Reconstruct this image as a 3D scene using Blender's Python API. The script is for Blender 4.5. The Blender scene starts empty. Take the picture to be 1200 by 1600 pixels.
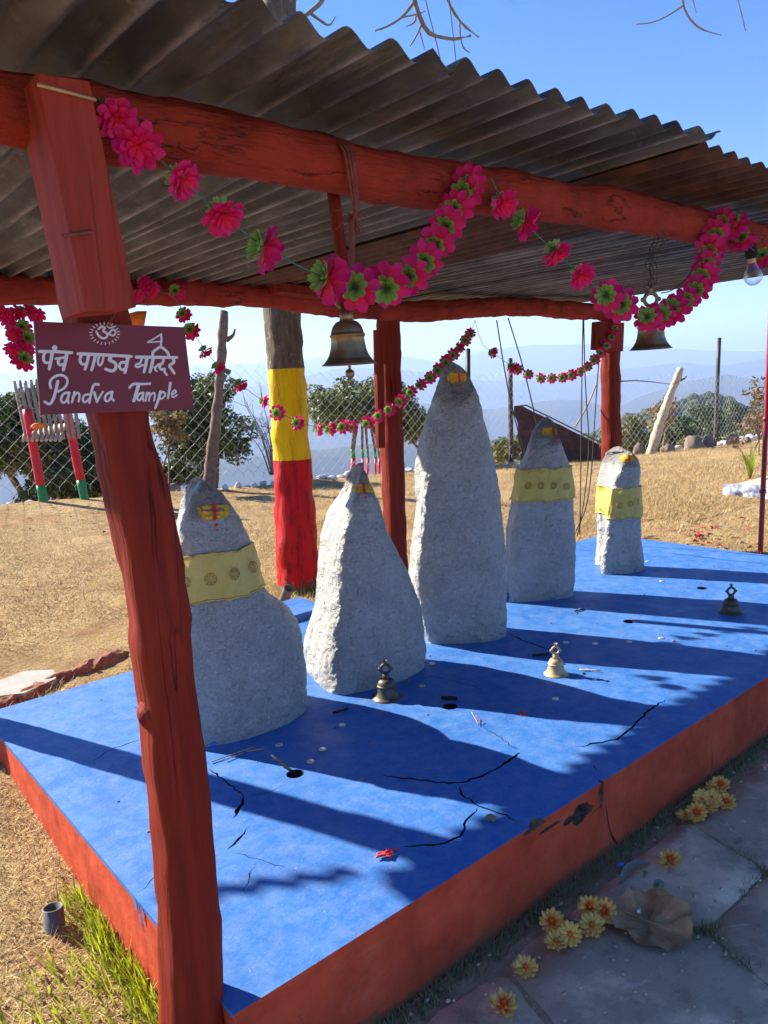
import bpy, bmesh, math, random
from math import sin, cos, pi, radians
from mathutils import Vector, Matrix, Quaternion, noise
from mathutils.bvhtree import BVHTree
import numpy as np

random.seed(7)
rng = np.random.default_rng(7)
scene = bpy.context.scene
COL = scene.collection

# ------------------------------------------------------------------ camera
F_PX, CX, CY = 1200.0, 600.0, 800.0          # photograph 1200 x 1600
CAM = np.array([0.0, 0.0, 1.25])             # eye above the platform top (z = 0)
_roll, _pitch = radians(3.5), radians(9.5)
_up = np.array([0, -cos(_pitch), -sin(_pitch)])
_c, _s = cos(_roll), sin(_roll)
_up = np.array([[_c, _s, 0], [-_s, _c, 0], [0, 0, 1]]) @ _up
_a = np.array([2070 - CX, 479 - CY, F_PX]); _a = _a - _up * (_a @ _up); _a /= np.linalg.norm(_a)
RW = np.stack([_a, np.cross(_up, _a), _up], 1)   # world -> camera (x right, y down, z forward)
cam_data = bpy.data.cameras.new('camera'); cam = bpy.data.objects.new('camera', cam_data); COL.objects.link(cam)
cam_data.sensor_fit = 'HORIZONTAL'; cam_data.sensor_width = 36; cam_data.lens = 36.0
cam_data.clip_start = 0.05; cam_data.clip_end = 60000
_m = Matrix.Identity(4)
for _i, _ax in enumerate((RW[0], -RW[1], -RW[2])):
    for _j in range(3): _m[_j][_i] = _ax[_j]
for _j in range(3): _m[_j][3] = CAM[_j]
cam.matrix_world = _m
scene.camera = cam

# ------------------------------------------------------------------ light
SUN_EL = radians(32.0)
SUN_H = np.array([0.34, -0.94]); SUN_H /= np.linalg.norm(SUN_H)      # horizontal travel of the light
world = bpy.data.worlds.new('World'); scene.world = world; world.use_nodes = True
wn = world.node_tree.nodes; wl = world.node_tree.links
sky = wn.new('ShaderNodeTexSky'); sky.sky_type = 'NISHITA'; sky.sun_disc = False
sky.sun_elevation = SUN_EL; sky.sun_rotation = math.atan2(-SUN_H[0], -SUN_H[1])
sky.altitude = 2000; sky.air_density = 1.15; sky.dust_density = 0.2; sky.ozone_density = 2.2
wn['Background'].inputs['Strength'].default_value = 0.070
hs = wn.new('ShaderNodeHueSaturation'); hs.inputs['Saturation'].default_value = 1.42; hs.inputs['Hue'].default_value = .512
wl.new(sky.outputs[0], hs.inputs['Color']); wl.new(hs.outputs[0], wn['Background'].inputs[0])
sl = bpy.data.lights.new('sun', 'SUN'); sl.energy = 5.0; sl.angle = radians(0.6); sl.color = (1.0, 0.91, 0.76)
sun = bpy.data.objects.new('sun', sl); COL.objects.link(sun)
_d = Vector((SUN_H[0] * cos(SUN_EL), SUN_H[1] * cos(SUN_EL), -sin(SUN_EL)))
sun.rotation_euler = _d.to_track_quat('-Z', 'Y').to_euler()
vs = scene.view_settings
vs.view_transform = 'Standard'; vs.look = 'None'; vs.gamma = 1.0; vs.use_curve_mapping = False
vs.exposure = 1.66
cy = scene.cycles
cy.max_bounces = 9; cy.diffuse_bounces = 6; cy.glossy_bounces = 3; cy.transmission_bounces = 6
cy.volume_bounces = 1; cy.transparent_max_bounces = 8
cy.use_denoising = True
try: cy.denoiser = 'OPENIMAGEDENOISE'
except Exception: pass
cy.sample_clamp_indirect = 6.0

# ------------------------------------------------------------------ measuring helpers (photo point + a real plane -> a place)
def ray(u, v): return RW.T @ np.array([(u - CX) / F_PX, (v - CY) / F_PX, 1.0])
def on_plane(u, v, p0, n):
    d = ray(u, v); n = np.asarray(n, float)
    return CAM + d * (((np.asarray(p0, float) - CAM) @ n) / (d @ n))
def PY(u, v, y): return on_plane(u, v, (0, y, 0), (0, 1, 0))
def PZ(u, v, z=0.0): return on_plane(u, v, (0, 0, z), (0, 0, 1))
def PD(u, v, d): return CAM + ray(u, v) * d
def sstep(a, b, x):
    t = min(1, max(0, (x - a) / (b - a))); return t * t * (3 - 2 * t)
def edge_y(x): return 8.9 - 0.7 * sstep(8, 15, x) + 0.25 * noise.noise((x * .35, 3.1, 0)) + 1.5 * sstep(18, 26, x)
def gz(x, y):
    """height of the ground"""
    front = -0.27; side = -0.21
    w = sstep(0.9, 0.3, x)
    z0 = front * (1 - w) + side * w
    t = min(1.35, max(0, (y - 3.5) / 5.3))
    back = -0.13 + t * (0.34 - 0.057 * (min(x, 20) - 2))
    b = max(sstep(1.9, 3.4, y), sstep(4.6, 6.0, x) * sstep(0.9, 2.0, y))
    z = z0 * (1 - b) + back * b
    if y < 1.35: z = z0
    z += 0.018 * noise.noise((x * 1.3, y * 1.3, 0)) * sstep(1.25, 3.6, y + (0.9 if x < .55 else 0))
    if x > 14: z += 0.16 * sstep(16.5, 21, x)
    ye = edge_y(x)
    if y > ye: z -= 0.62 * (y - ye) + 0.1 * sstep(0, .8, y - ye)
    if y < -20: z -= .02 * (-20 - y)
    if x < -15: z -= .05 * (-15 - x)
    if x > 30: z -= .4 * (x - 30)
    return z
def PG(u, v):
    p = PZ(u, v, -0.2)
    for _ in range(12): p = PZ(u, v, gz(p[0], p[1]))
    return p
def G(x, y, dz=0): return np.array([x, y, gz(x, y) + dz])

# ------------------------------------------------------------------ object helpers
W = {}
def tag(o, label=None, cat=None, group=None, kind=None):
    if label: o['label'] = label
    if cat: o['category'] = cat
    if group: o['group'] = group
    if kind: o['kind'] = kind
    return o
def thing(name, label, cat, loc=(0, 0, 0), group=None):
    o = bpy.data.objects.new(name, None); o.empty_display_size = .1; COL.objects.link(o)
    o.location = Vector([float(c) for c in loc]); W[o.name] = Vector(o.location)
    return tag(o, label, cat, group)
def link(name, me, parent=None):
    o = bpy.data.objects.new(name, me); COL.objects.link(o)
    if parent is not None:
        o.parent = parent; W[o.name] = W[parent.name].copy()
    else: W[o.name] = Vector((0, 0, 0))
    return o
def mk(name, verts, faces, mat, parent=None, smooth=True, mats=None, fmat=None):
    off = W[parent.name] if parent is not None else Vector((0, 0, 0))
    me = bpy.data.meshes.new(name)
    vv = np.asarray(verts, float).reshape(-1, 3) - np.array(off)
    me.from_pydata(vv.tolist(), [], [tuple(int(i) for i in f) for f in faces])
    for m in (mats or [mat]): me.materials.append(m)
    if fmat is not None: me.polygons.foreach_set('material_index', fmat)
    if smooth: me.polygons.foreach_set('use_smooth', [True] * len(me.polygons))
    me.update()
    return link(name, me, parent)
class MB:
    def __init__(s): s.v = []; s.f = []
    def add(s, v, f):
        n = len(s.v); s.v += [tuple(map(float, p)) for p in v]; s.f += [tuple(i + n for i in q) for q in f]; return s
    def build(s, name, mat, parent=None, smooth=True): return mk(name, s.v, s.f, mat, parent, smooth)
def frames(pts):
    pts = [Vector(p) for p in pts]; T = []
    for i in range(len(pts)):
        t = pts[min(i + 1, len(pts) - 1)] - pts[max(i - 1, 0)]; T.append(t.normalized())
    ref = Vector((0, 0, 1)) if abs(T[0].z) < .9 else Vector((1, 0, 0))
    n = (ref - T[0] * ref.dot(T[0])).normalized(); out = []
    for i, t in enumerate(T):
        if i: n = (n - t * n.dot(t)).normalized()
        out.append((pts[i], t, n, t.cross(n)))
    return out
def tube(pts, rad, seg=8, namp=0, nscale=6, cap=True, square=0, seed=0):
    fr = frames(pts); v = []; f = []
    if not hasattr(rad, '__len__'): rad = [rad] * len(pts)
    for (p, t, n, b), r in zip(fr, rad):
        for k in range(seg):
            a = 2 * pi * k / seg; c, s = cos(a), sin(a)
            q = 1.0
            if square: q = 1.0 / ((abs(c) ** square + abs(s) ** square) ** (1.0 / square))
            d = n * c + b * s
            rr = r * q
            if namp: rr += namp * noise.fractal((p + d * r) * nscale + Vector((seed, 0, 0)), .8, 2.2, 4)
            v.append(p + d * rr)
    m = len(pts)
    for i in range(m - 1):
        for k in range(seg):
            k2 = (k + 1) % seg
            f.append((i * seg + k, i * seg + k2, (i + 1) * seg + k2, (i + 1) * seg + k))
    if cap:
        f.append(tuple(range(seg))[::-1]); f.append(tuple(range((m - 1) * seg, m * seg)))
    return v, f
def resamp(pts, n):
    pts = np.asarray(pts, float); d = np.r_[0, np.cumsum(np.linalg.norm(np.diff(pts, axis=0), axis=1))]
    t = np.linspace(0, d[-1], n); return np.stack([np.interp(t, d, pts[:, i]) for i in range(pts.shape[1])], 1)
def smoothp(pts, n, it=2):
    p = np.asarray(pts, float)
    for _ in range(it):
        q = [p[0]]
        for a, b in zip(p[:-1], p[1:]): q += [a * .75 + b * .25, a * .25 + b * .75]
        q.append(p[-1]); p = np.array(q)
    return resamp(p, n)
def box(x0, x1, y0, y1, z0, z1):
    v = [(x, y, z) for z in (z0, z1) for y in (y0, y1) for x in (x0, x1)]
    return v, [(0, 2, 3, 1), (4, 5, 7, 6), (0, 1, 5, 4), (2, 6, 7, 3), (0, 4, 6, 2), (1, 3, 7, 5)]
def bevel_box(x0, x1, y0, y1, z0, z1, w=.006, seg=2):
    bm = bmesh.new(); v, f = box(x0, x1, y0, y1, z0, z1)
    bv = [bm.verts.new(p) for p in v]
    for q in f: bm.faces.new([bv[i] for i in q])
    bmesh.ops.bevel(bm, geom=bm.edges[:], offset=w, segments=seg, affect='EDGES', profile=.6)
    bm.verts.index_update(); r = [tuple(p.co) for p in bm.verts], [tuple(p.index for p in q.verts) for q in bm.faces]
    bm.free(); return r
def lathe(prof, seg=32, o=(0, 0, 0)):
    v = []; f = []
    for r, z in prof:
        for k in range(seg): v.append((o[0] + r * cos(2 * pi * k / seg), o[1] + r * sin(2 * pi * k / seg), o[2] + z))
    for i in range(len(prof) - 1):
        for k in range(seg):
            k2 = (k + 1) % seg; f.append((i * seg + k, i * seg + k2, (i + 1) * seg + k2, (i + 1) * seg + k))
    return v, f
def ring_mesh(R, r, o, axis='y', seg=20, sub=8):
    v = []; f = []
    for i in range(seg):
        a = 2 * pi * i / seg
        for k in range(sub):
            b = 2 * pi * k / sub; q = R + r * cos(b)
            p = (q * cos(a), r * sin(b), q * sin(a)) if axis == 'y' else (q * cos(a), q * sin(a), r * sin(b))
            v.append((o[0] + p[0], o[1] + p[1], o[2] + p[2]))
    for i in range(seg):
        for k in range(sub):
            f.append((i * sub + k, ((i + 1) % seg) * sub + k, ((i + 1) % seg) * sub + (k + 1) % sub, i * sub + (k + 1) % sub))
    return v, f
def rock_mesh(c, sx, sy, sz, seed, sub=3, rough=.28, flat=.6):
    bm = bmesh.new(); bmesh.ops.create_icosphere(bm, subdivisions=sub, radius=1)
    v = []
    for p in bm.verts:
        q = p.co.copy()
        n = noise.fractal(q * 1.1 + Vector((seed * 3.7, seed, 0)), .9, 2.1, 4)
        vor = noise.voronoi(q * 1.2 + Vector((seed, 2 * seed, 1)))[0][0]
        q *= 1 + rough * n + .25 * (vor - .4)
        v.append((c[0] + q.x * sx, c[1] + q.y * sy, c[2] + max(q.z, -flat) * sz))
    f = [tuple(x.index for x in q.verts) for q in bm.faces]; bm.free()
    return v, f

# ------------------------------------------------------------------ materials
def sc(c): return (c[0], c[1], c[2], 1)
class NT:
    def __init__(s, name):
        s.m = bpy.data.materials.new(name); s.m.use_nodes = True; s.t = s.m.node_tree; s.n = s.t.nodes; s.l = s.t.links
        s.b = s.n['Principled BSDF']; s.tc = None
    def new(s, ty, **k):
        n = s.n.new('ShaderNode' + ty)
        for a, b in k.items(): setattr(n, a, b)
        return n
    def coord(s, scale=(1, 1, 1), kind='Object'):
        if s.tc is None: s.tc = s.new('TexCoord')
        mp = s.new('Mapping'); mp.inputs['Scale'].default_value = scale; s.l.new(s.tc.outputs[kind], mp.inputs[0]); return mp.outputs[0]
    def noise(s, scale, detail=6, rough=.6, stretch=(1, 1, 1), dist=0):
        n = s.new('TexNoise'); n.inputs['Scale'].default_value = scale; n.inputs['Detail'].default_value = detail
        n.inputs['Roughness'].default_value = rough; n.inputs['Distortion'].default_value = dist
        s.l.new(s.coord(stretch), n.inputs['Vector']); return n.outputs['Fac']
    def ramp(s, fac, stops, interp='LINEAR'):
        r = s.new('ValToRGB'); r.color_ramp.interpolation = interp; e = r.color_ramp.elements
        while len(e) < len(stops): e.new(.5)
        for i, (p, c) in enumerate(stops):
            e[i].position = p; e[i].color = sc(c) if hasattr(c, '__len__') else (c, c, c, 1)
        s.l.new(fac, r.inputs[0]); return r.outputs[0]
    def mix(s, fac, a, b, mode='MIX'):
        m = s.new('Mix', data_type='RGBA', blend_type=mode)
        for sock, val in ((m.inputs[0], fac), (m.inputs[6], a), (m.inputs[7], b)):
            if hasattr(val, 'links') or isinstance(val, bpy.types.NodeSocket): s.l.new(val, sock)
            elif hasattr(val, '__len__'): sock.default_value = sc(val)
            else: sock.default_value = val
        return m.outputs[2]
    def bump(s, h, strength=.4, dist=.01, prev=None):
        b = s.new('Bump'); b.inputs['Strength'].default_value = strength; b.inputs['Distance'].default_value = dist
        s.l.new(h, b.inputs['Height'])
        if prev is not None: s.l.new(prev, b.inputs['Normal'])
        return b.outputs[0]
    def out(s, col=None, rough=.6, normal=None, metal=0, spec=.5):
        if col is not None:
            if isinstance(col, bpy.types.NodeSocket): s.l.new(col, s.b.inputs['Base Color'])
            else: s.b.inputs['Base Color'].default_value = sc(col)
        if isinstance(rough, bpy.types.NodeSocket): s.l.new(rough, s.b.inputs['Roughness'])
        else: s.b.inputs['Roughness'].default_value = rough
        s.b.inputs['Metallic'].default_value = metal
        s.b.inputs['Specular IOR Level'].default_value = spec
        if normal is not None: s.l.new(normal, s.b.inputs['Normal'])
        return s.m
    def island(s): return s.new('NewGeometry').outputs['Random Per Island']

def m_simple(name, c, rough=.6, var=.25, scale=30, bump=.2, metal=0, spec=.4):
    n = NT(name); f = n.noise(scale)
    col = n.ramp(f, [(.25, [x * (1 - var) for x in c]), (.75, [min(1, x * (1 + var)) for x in c])])
    return n.out(col, rough, n.bump(n.noise(scale * 3), bump, .004), metal, spec)
def m_leaf(name, cols, rough=.55, trans=.25):
    n = NT(name); col = n.ramp(n.island(), [(i / (len(cols) - 1), c) for i, c in enumerate(cols)])
    n.out(col, rough, spec=.35)
    if trans:
        t = n.new('BsdfTranslucent'); n.l.new(col, t.inputs[0]); mx = n.new('MixShader'); mx.inputs[0].default_value = trans
        n.l.new(n.b.outputs[0], mx.inputs[1]); n.l.new(t.outputs[0], mx.inputs[2])
        n.l.new(mx.outputs[0], n.n['Material Output'].inputs[0])
    return n.m
M = {}
# blue floor paint, sun-bleached and dusty
n = NT('blue_paint')
base = n.ramp(n.noise(3.2, 8, .65), [(.25, (.018, .108, .39)), (.55, (.032, .148, .45)), (.8, (.075, .20, .49))])
dust = n.ramp(n.noise(16, 9, .8), [(.42, 0.0), (.85, .50)])
c1 = n.mix(dust, base, (.27, .37, .54))
spk = n.ramp(n.noise(170, 2, .5), [(.66, 0.0), (.74, .9)])
c2 = n.mix(n.mix(1.0, spk, n.ramp(n.noise(4, 3), [(.4, .15), (.7, .9)]), 'MULTIPLY'), c1, (.46, .52, .62))
stain = n.ramp(n.noise(2.6, 8, .75, dist=.8), [(.58, 0.0), (.74, .28)])
st2 = n.ramp(n.noise(5.5, 9, .8, dist=.4), [(.60, 0.0), (.70, .45)]); c2 = n.mix(st2, c2, (.22, .22, .23))
c3 = n.mix(stain, c2, (.035, .075, .19))
h = n.bump(n.noise(60, 5), .25, .004); h = n.bump(n.noise(6, 4), .3, .01, h)
M['blue'] = n.out(c3, n.ramp(n.noise(7, 5), [(.3, .45), (.7, .70)]), h, spec=.25)
# red oxide wall
def red_paint(name, c, stretch=(1, 1, 1), grain=0, sc0=8):
    n = NT(name)
    col = n.ramp(n.noise(sc0, 8, .65, stretch), [(.28, [x * .62 for x in c]), (.5, c), (.75, [c[0] * 1.28, c[1] * 1.45, c[2] * 1.5])])
    if grain:
        cr = n.ramp(n.noise(grain * .55, 3, .5, (1, 1, .05)), [(.485, 0.0), (.497, 1.0), (.503, 1.0), (.515, 0.0)])
        cr = n.mix(1.0, cr, n.ramp(n.noise(5, 3, .5, (1, 1, .5)), [(.46, 0.0), (.58, .9)]), 'MULTIPLY')
        col = n.mix(cr, col, (c[0] * .16, c[1] * .14, c[2] * .16))
        col = n.mix(n.ramp(n.noise(grain * 2.2, 4, .6, (1, 1, .04)), [(.4, .35), (.6, 0.0)]), col, (c[0] * .5, c[1] * .45, c[2] * .45))
        flk = n.ramp(n.noise(9, 9, .8, (1, 1, .35)), [(.66, 0.0), (.71, .7)]); col = n.mix(flk, col, (.26, .13, .08))
        h = n.bump(n.noise(grain, 5, .6, (1, 1, .05)), .75, .008); h = n.bump(n.noise(70, 4), .25, .003, h)
    else:
        scr = n.ramp(n.noise(28, 6, .75), [(.62, 0.0), (.70, .6)])
        col = n.mix(scr, col, (c[0] * .40, c[1] * .6, c[2] * .8))
        wsh = n.ramp(n.noise(4.5, 9, .8, (1, 1, 1.6), .5), [(.55, 0.0), (.68, .55)]); col = n.mix(wsh, col, (c[0] * .95, c[1] * 2.2, c[2] * 2.4))
        tcz = n.new('TexCoord'); sz = n.new('SeparateXYZ'); n.l.new(tcz.outputs['Object'], sz.inputs[0]); mz = n.new('Math', operation='MULTIPLY_ADD'); n.l.new(n.noise(9, 8, .75), mz.inputs[0]); mz.inputs[1].default_value = -.13; n.l.new(sz.outputs[2], mz.inputs[2])
        mud = n.ramp(mz.outputs[0], [(0.0, .7), (.012, 0.0)]); col = n.mix(mud, col, (.16, .085, .05))
        h = n.bump(n.noise(40, 6), .35, .006); h = n.bump(n.noise(7, 3), .3, .02, h)
    return n.out(col, .72, h, spec=.14)
M['redwall'] = red_paint('red_wall_paint', (.52, .076, .034))
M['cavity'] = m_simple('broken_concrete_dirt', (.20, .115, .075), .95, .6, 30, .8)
M['redwood'] = red_paint('red_wood_post', (.215, .023, .011), (3, 3, .25), 26)
def beam_mat(name):
    n = NT(name); c = (.30, .036, .018)
    col = n.ramp(n.noise(7, 8, .7), [(.28, [x * .5 for x in c]), (.5, c), (.75, [c[0] * 1.2, c[1] * 1.4, c[2] * 1.5])])
    cr = n.ramp(n.noise(13, 5, .6, (.22, 1, 1)), [(.482, 0.0), (.496, 1.0), (.504, 1.0), (.518, 0.0)])
    cr = n.mix(1.0, cr, n.ramp(n.noise(6, 3, .5), [(.48, 0.0), (.6, .85)]), 'MULTIPLY')
    col = n.mix(cr, col, (.035, .012, .010))
    h = n.bump(n.noise(24, 6, .65, (.25, 1, 1)), 1.0, .02); h = n.bump(n.noise(60, 4), .4, .004, h)
    return n.out(col, .75, h, spec=.12)
M['redbeam'] = beam_mat('red_beam_bark')
M['redblock'] = red_paint('red_planed_wood', (.33, .046, .026), (3, 3, .25), 20)
# silver painted rock
n = NT('silver_rock')
col = n.ramp(n.noise(7, 8, .7), [(.25, (.40, .395, .38)), (.5, (.495, .49, .475)), (.78, (.61, .605, .59))])
dk = n.ramp(n.noise(30, 7, .8), [(.32, .35), (.42, 0.0)])
col = n.mix(dk, col, (.24, .215, .185))
col = n.mix(n.ramp(n.noise(75, 4, .7), [(.36, .22), (.47, 0.0)]), col, (.30, .27, .23))
col = n.mix(n.ramp(n.noise(48, 5, .7), [(.55, 0.0), (.66, .35)]), col, (.90, .85, .77))
geo = n.new('TexCoord'); sep = n.new('SeparateXYZ'); n.l.new(geo.outputs['Generated'], sep.inputs[0])
soot = n.new('Math', operation='ADD'); n.l.new(sep.outputs[2], soot.inputs[0])
mm = n.new('Math', operation='MULTIPLY'); mm.inputs[1].default_value = .22; n.l.new(n.noise(13, 6, .7), mm.inputs[0]); n.l.new(mm.outputs[0], soot.inputs[1])
sk = n.ramp(soot.outputs[0], [(.95, 0.0), (1.14, .6)])
col = n.mix(sk, col, (.11, .10, .095))
h = n.bump(n.noise(42, 7, .7), .9, .035); h = n.bump(n.noise(11, 5, .6), .9, .07, h)
M['stone'] = n.out(col, n.ramp(n.noise(20, 4), [(.3, .38), (.7, .62)]), h, metal=.2, spec=.5)
# corrugated iron
n = NT('corrugated_iron')
col = n.ramp(n.noise(3.5, 8, .7, (1.4, .5, 1)), [(.28, (.022, .022, .024)), (.5, (.058, .056, .057)), (.74, (.19, .18, .175))])
ru = n.ramp(n.noise(2.2, 7, .75, (1, .6, 1)), [(.57, 0.0), (.68, .7)])
col = n.mix(ru, col, (.15, .052, .025))
stk = n.ramp(n.noise(15, 6, .7, (1, .10, 1)), [(.55, 0.0), (.72, .6)]); col = n.mix(stk, col, (.28, .24, .21))
stk2 = n.ramp(n.noise(11, 6, .7, (1, .13, 1)), [(.30, .8), (.46, 0.0)]); col = n.mix(stk2, col, (.018, .016, .015))
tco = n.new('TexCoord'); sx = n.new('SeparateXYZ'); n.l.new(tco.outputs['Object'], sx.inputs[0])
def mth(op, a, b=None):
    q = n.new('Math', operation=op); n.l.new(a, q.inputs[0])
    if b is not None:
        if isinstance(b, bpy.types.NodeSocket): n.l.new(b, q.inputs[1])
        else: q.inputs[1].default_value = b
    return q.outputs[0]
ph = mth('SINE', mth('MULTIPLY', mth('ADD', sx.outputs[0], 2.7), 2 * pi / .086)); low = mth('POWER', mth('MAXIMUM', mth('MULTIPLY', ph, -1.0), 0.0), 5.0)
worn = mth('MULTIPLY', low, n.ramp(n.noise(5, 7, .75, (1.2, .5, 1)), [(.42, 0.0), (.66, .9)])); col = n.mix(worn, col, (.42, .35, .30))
ru2 = n.ramp(n.noise(21, 5, .7), [(.62, 0.0), (.7, .5)]); col = n.mix(ru2, col, (.24, .2, .16))
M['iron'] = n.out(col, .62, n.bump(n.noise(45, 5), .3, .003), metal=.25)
n = NT('rusted_iron')
col = n.ramp(n.noise(5, 8, .75), [(.3, (.038, .016, .012)), (.5, (.085, .032, .018)), (.66, (.16, .062, .030)), (.8, (.27, .16, .10))])
M['rust'] = n.out(col, .8, n.bump(n.noise(60, 6), .4, .004), metal=.1)
M['brass'] = m_simple('aged_brass', (.26, .175, .085), .38, .4, 25, .12, .75)
M['brass_pale'] = m_simple('dusty_brass', (.50, .34, .18), .55, .3, 40, .15, .35)
M['brass_dark'] = m_simple('tarnished_bell_metal', (.10, .085, .065), .5, .4, 40, .15, .5)
M['ironwire'] = m_simple('dark_wire', (.05, .035, .03), .6, .3, 60, 0)
M['galv'] = m_simple('galvanised_wire', (.40, .41, .42), .5, .2, 30, 0, .5)
M['steelpost'] = m_simple('dark_steel_post', (.045, .035, .032), .55, .4, 20, .2, .3)
# petals: paler at the rim of each flower
def petal(name, inner, outer, r0, r1, trans=.3):
    n = NT(name); ln = n.new('VectorMath', operation='LENGTH'); tc = n.new('TexCoord'); n.l.new(tc.outputs['Object'], ln.inputs[0])
    mr = n.new('MapRange'); mr.inputs[1].default_value = r0; mr.inputs[2].default_value = r1; n.l.new(ln.outputs['Value'], mr.inputs[0])
    col = n.ramp(mr.outputs[0], [(0, inner), (1, outer)]); n.out(col, .55, n.bump(n.noise(160, 3), .2, .002), spec=.3)
    t = n.new('BsdfTranslucent'); n.l.new(col, t.inputs[0]); mx = n.new('MixShader'); mx.inputs[0].default_value = trans
    n.l.new(n.b.outputs[0], mx.inputs[1]); n.l.new(t.outputs[0], mx.inputs[2]); n.l.new(mx.outputs[0], n.n['Material Output'].inputs[0])
    return n.m
M['petal'] = petal('magenta_petal', (.80, .012, .055), (.66, .012, .19), .010, .046)
M['calyx'] = petal('green_calyx', (.02, .06, .015), (.25, .48, .10), .004, .020)  # dark centre is painted shade for the hollow of the cup
M['marigold'] = petal('yellow_orange_petal', (.97, .14, .015), (.98, .66, .16), .010, .021, .25)
M['marigold2'] = petal('pale_yellow_petal', (.97, .32, .03), (.98, .68, .18), .003, .012, .25)
M['string'] = m_simple('green_string', (.03, .16, .10), .6, .2, 30, 0)
M['bead'] = m_simple('white_bead', (.75, .75, .72), .4, .05, 30, 0)
M['rope'] = m_simple('red_brown_rope', (.20, .05, .03), .8, .4, 60, .3)
M['dryrope'] = m_simple('dry_straw_rope', (.42, .30, .16), .8, .4, 60, .3)
n = NT('yellow_cloth')
wv = n.new('TexWave'); wv.inputs['Scale'].default_value = 160; n.l.new(n.coord(), wv.inputs[0])
col = n.ramp(n.noise(6, 5), [(.3, (.68, .51, .10)), (.7, (.84, .66, .19))])
h = n.bump(n.noise(14, 3, .5, (1, 1, .35)), .7, .03); h = n.bump(n.noise(5, 2, .5, (1, 1, 2)), .5, .05, h)
M['cloth'] = n.out(col, .5, h, spec=.5)
t = n.new('BsdfTranslucent'); n.l.new(col, t.inputs[0]); mx = n.new('MixShader'); mx.inputs[0].default_value = .25
n.l.new(n.b.outputs[0], mx.inputs[1]); n.l.new(t.outputs[0], mx.inputs[2]); n.l.new(mx.outputs[0], n.n['Material Output'].inputs[0])
M['gold'] = m_simple('gold_trim', (.62, .42, .12), .4, .35, 90, .2, .4)
M['motif'] = m_simple('gold_brown_embroidery', (.46, .28, .07), .5, .5, 120, .3, .3)
M['tilak_y'] = m_simple('yellow_paste', (.58, .32, .02), .8, .55, 45, .5)
M['tilak_r'] = m_simple('red_paste', (.50, .012, .018), .6, .25, 60, .3)
M['sign'] = m_simple('maroon_sign_paint', (.15, .009, .022), .45, .3, 8, .08)
M['white'] = m_simple('white_sign_paint', (.66, .64, .66), .55, .08, 40, .05)
# painted tree
n = NT('bark')
col = n.ramp(n.noise(16, 8, .7, (1, 1, .22)), [(.28, (.05, .038, .028)), (.5, (.15, .115, .085)), (.75, (.30, .25, .19))])
lic = n.ramp(n.noise(20, 5), [(.60, 0.0), (.68, .7)]); col = n.mix(lic, col, (.36, .33, .24))
h = n.bump(n.noise(18, 8, .7, (1, 1, .25)), .9, .03)
M['bark'] = n.out(col, .85, h, spec=.2)
def bark_paint(name, c, c2):
    n = NT(name)
    pk = n.noise(26, 8, .78, (1, 1, .13)); col = n.ramp(pk, [(.33, [x * .4 for x in c2]), (.42, c2), (.50, c)])
    return n.out(col, .5, n.bump(n.noise(18, 8, .7, (1, 1, .22)), .8, .022), spec=.15)
M['bark_red'] = bark_paint('red_painted_bark', (.60, .009, .013), (.32, .010, .010))
M['bark_yellow'] = bark_paint('yellow_painted_bark', (.88, .55, .002), (.74, .43, .002))
M['deadwood'] = m_simple('dry_branch_wood', (.17, .11, .075), .85, .45, 18, .5)
M['palewood'] = m_simple('pale_stripped_wood', (.55, .43, .29), .8, .3, 14, .5)
M['stick'] = m_simple('grey_stick_wood', (.33, .26, .19), .8, .35, 20, .4)
M['twig'] = m_simple('grey_twig', (.22, .18, .15), .8, .3, 20, .2)
M['gatered'] = m_simple('red_post_paint', (.62, .016, .02), .5, .15, 12, .2)
M['gategreen'] = m_simple('green_post_paint', (.03, .24, .06), .5, .15, 12, .2)
M['orange'] = m_simple('orange_cloth', (.85, .20, .02), .7, .15, 20, .2)
M['polered'] = m_simple('dark_red_pole_paint', (.26, .012, .022), .35, .25, 20, .1)
# ground
n = NT('dry_ground')
col = n.ramp(n.noise(2.2, 9, .7), [(.25, (.28, .165, .08)), (.45, (.46, .31, .15)), (.6, (.58, .41, .20)), (.8, (.64, .49, .27))])
col = n.mix(n.ramp(n.noise(75, 5, .7), [(.35, .7), (.55, 0.0)]), col, (.15, .078, .040))
col = n.mix(n.ramp(n.noise(1.6, 7, .75, dist=.5), [(.53, 0.0), (.64, .85)]), col, (.34, .17, .085))
col = n.mix(n.ramp(n.noise(1.1, 6, .7), [(.60, 0.0), (.75, .35)]), col, (.17, .19, .045))
h = n.bump(n.noise(95, 6, .75), .9, .02); h = n.bump(n.noise(9, 5), .5, .05, h)
M['ground'] = n.out(col, .95, h, spec=.1)
M['straw'] = m_leaf('dry_straw', [(.22, .13, .055), (.54, .37, .16), (.68, .50, .24), (.42, .26, .11), (.74, .59, .34), (.27, .25, .07)], .75, .15)
M['grass'] = m_leaf('fresh_green_grass', [(.16, .24, .012), (.30, .38, .02), (.44, .48, .03), (.24, .33, .015)], .45, .45)
M['shadegrass'] = m_leaf('dull_joint_grass', [(.16, .17, .06), (.30, .26, .13), (.10, .13, .035), (.42, .35, .20)], .8, .1)
n = NT('paving_rock')
col = n.ramp(n.noise(4.5, 9, .7), [(.25, (.48, .32, .215)), (.42, (.74, .52, .355)), (.58, (.84, .61, .42)), (.75, (.92, .73, .54))])
col = n.mix(n.ramp(n.noise(2.1, 6, .65), [(.48, 0.0), (.56, .75)]), col, (.40, .295, .215))
col = n.mix(n.ramp(n.noise(14, 7, .75), [(.36, .7), (.46, 0.0)]), col, (.32, .235, .17))
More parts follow.
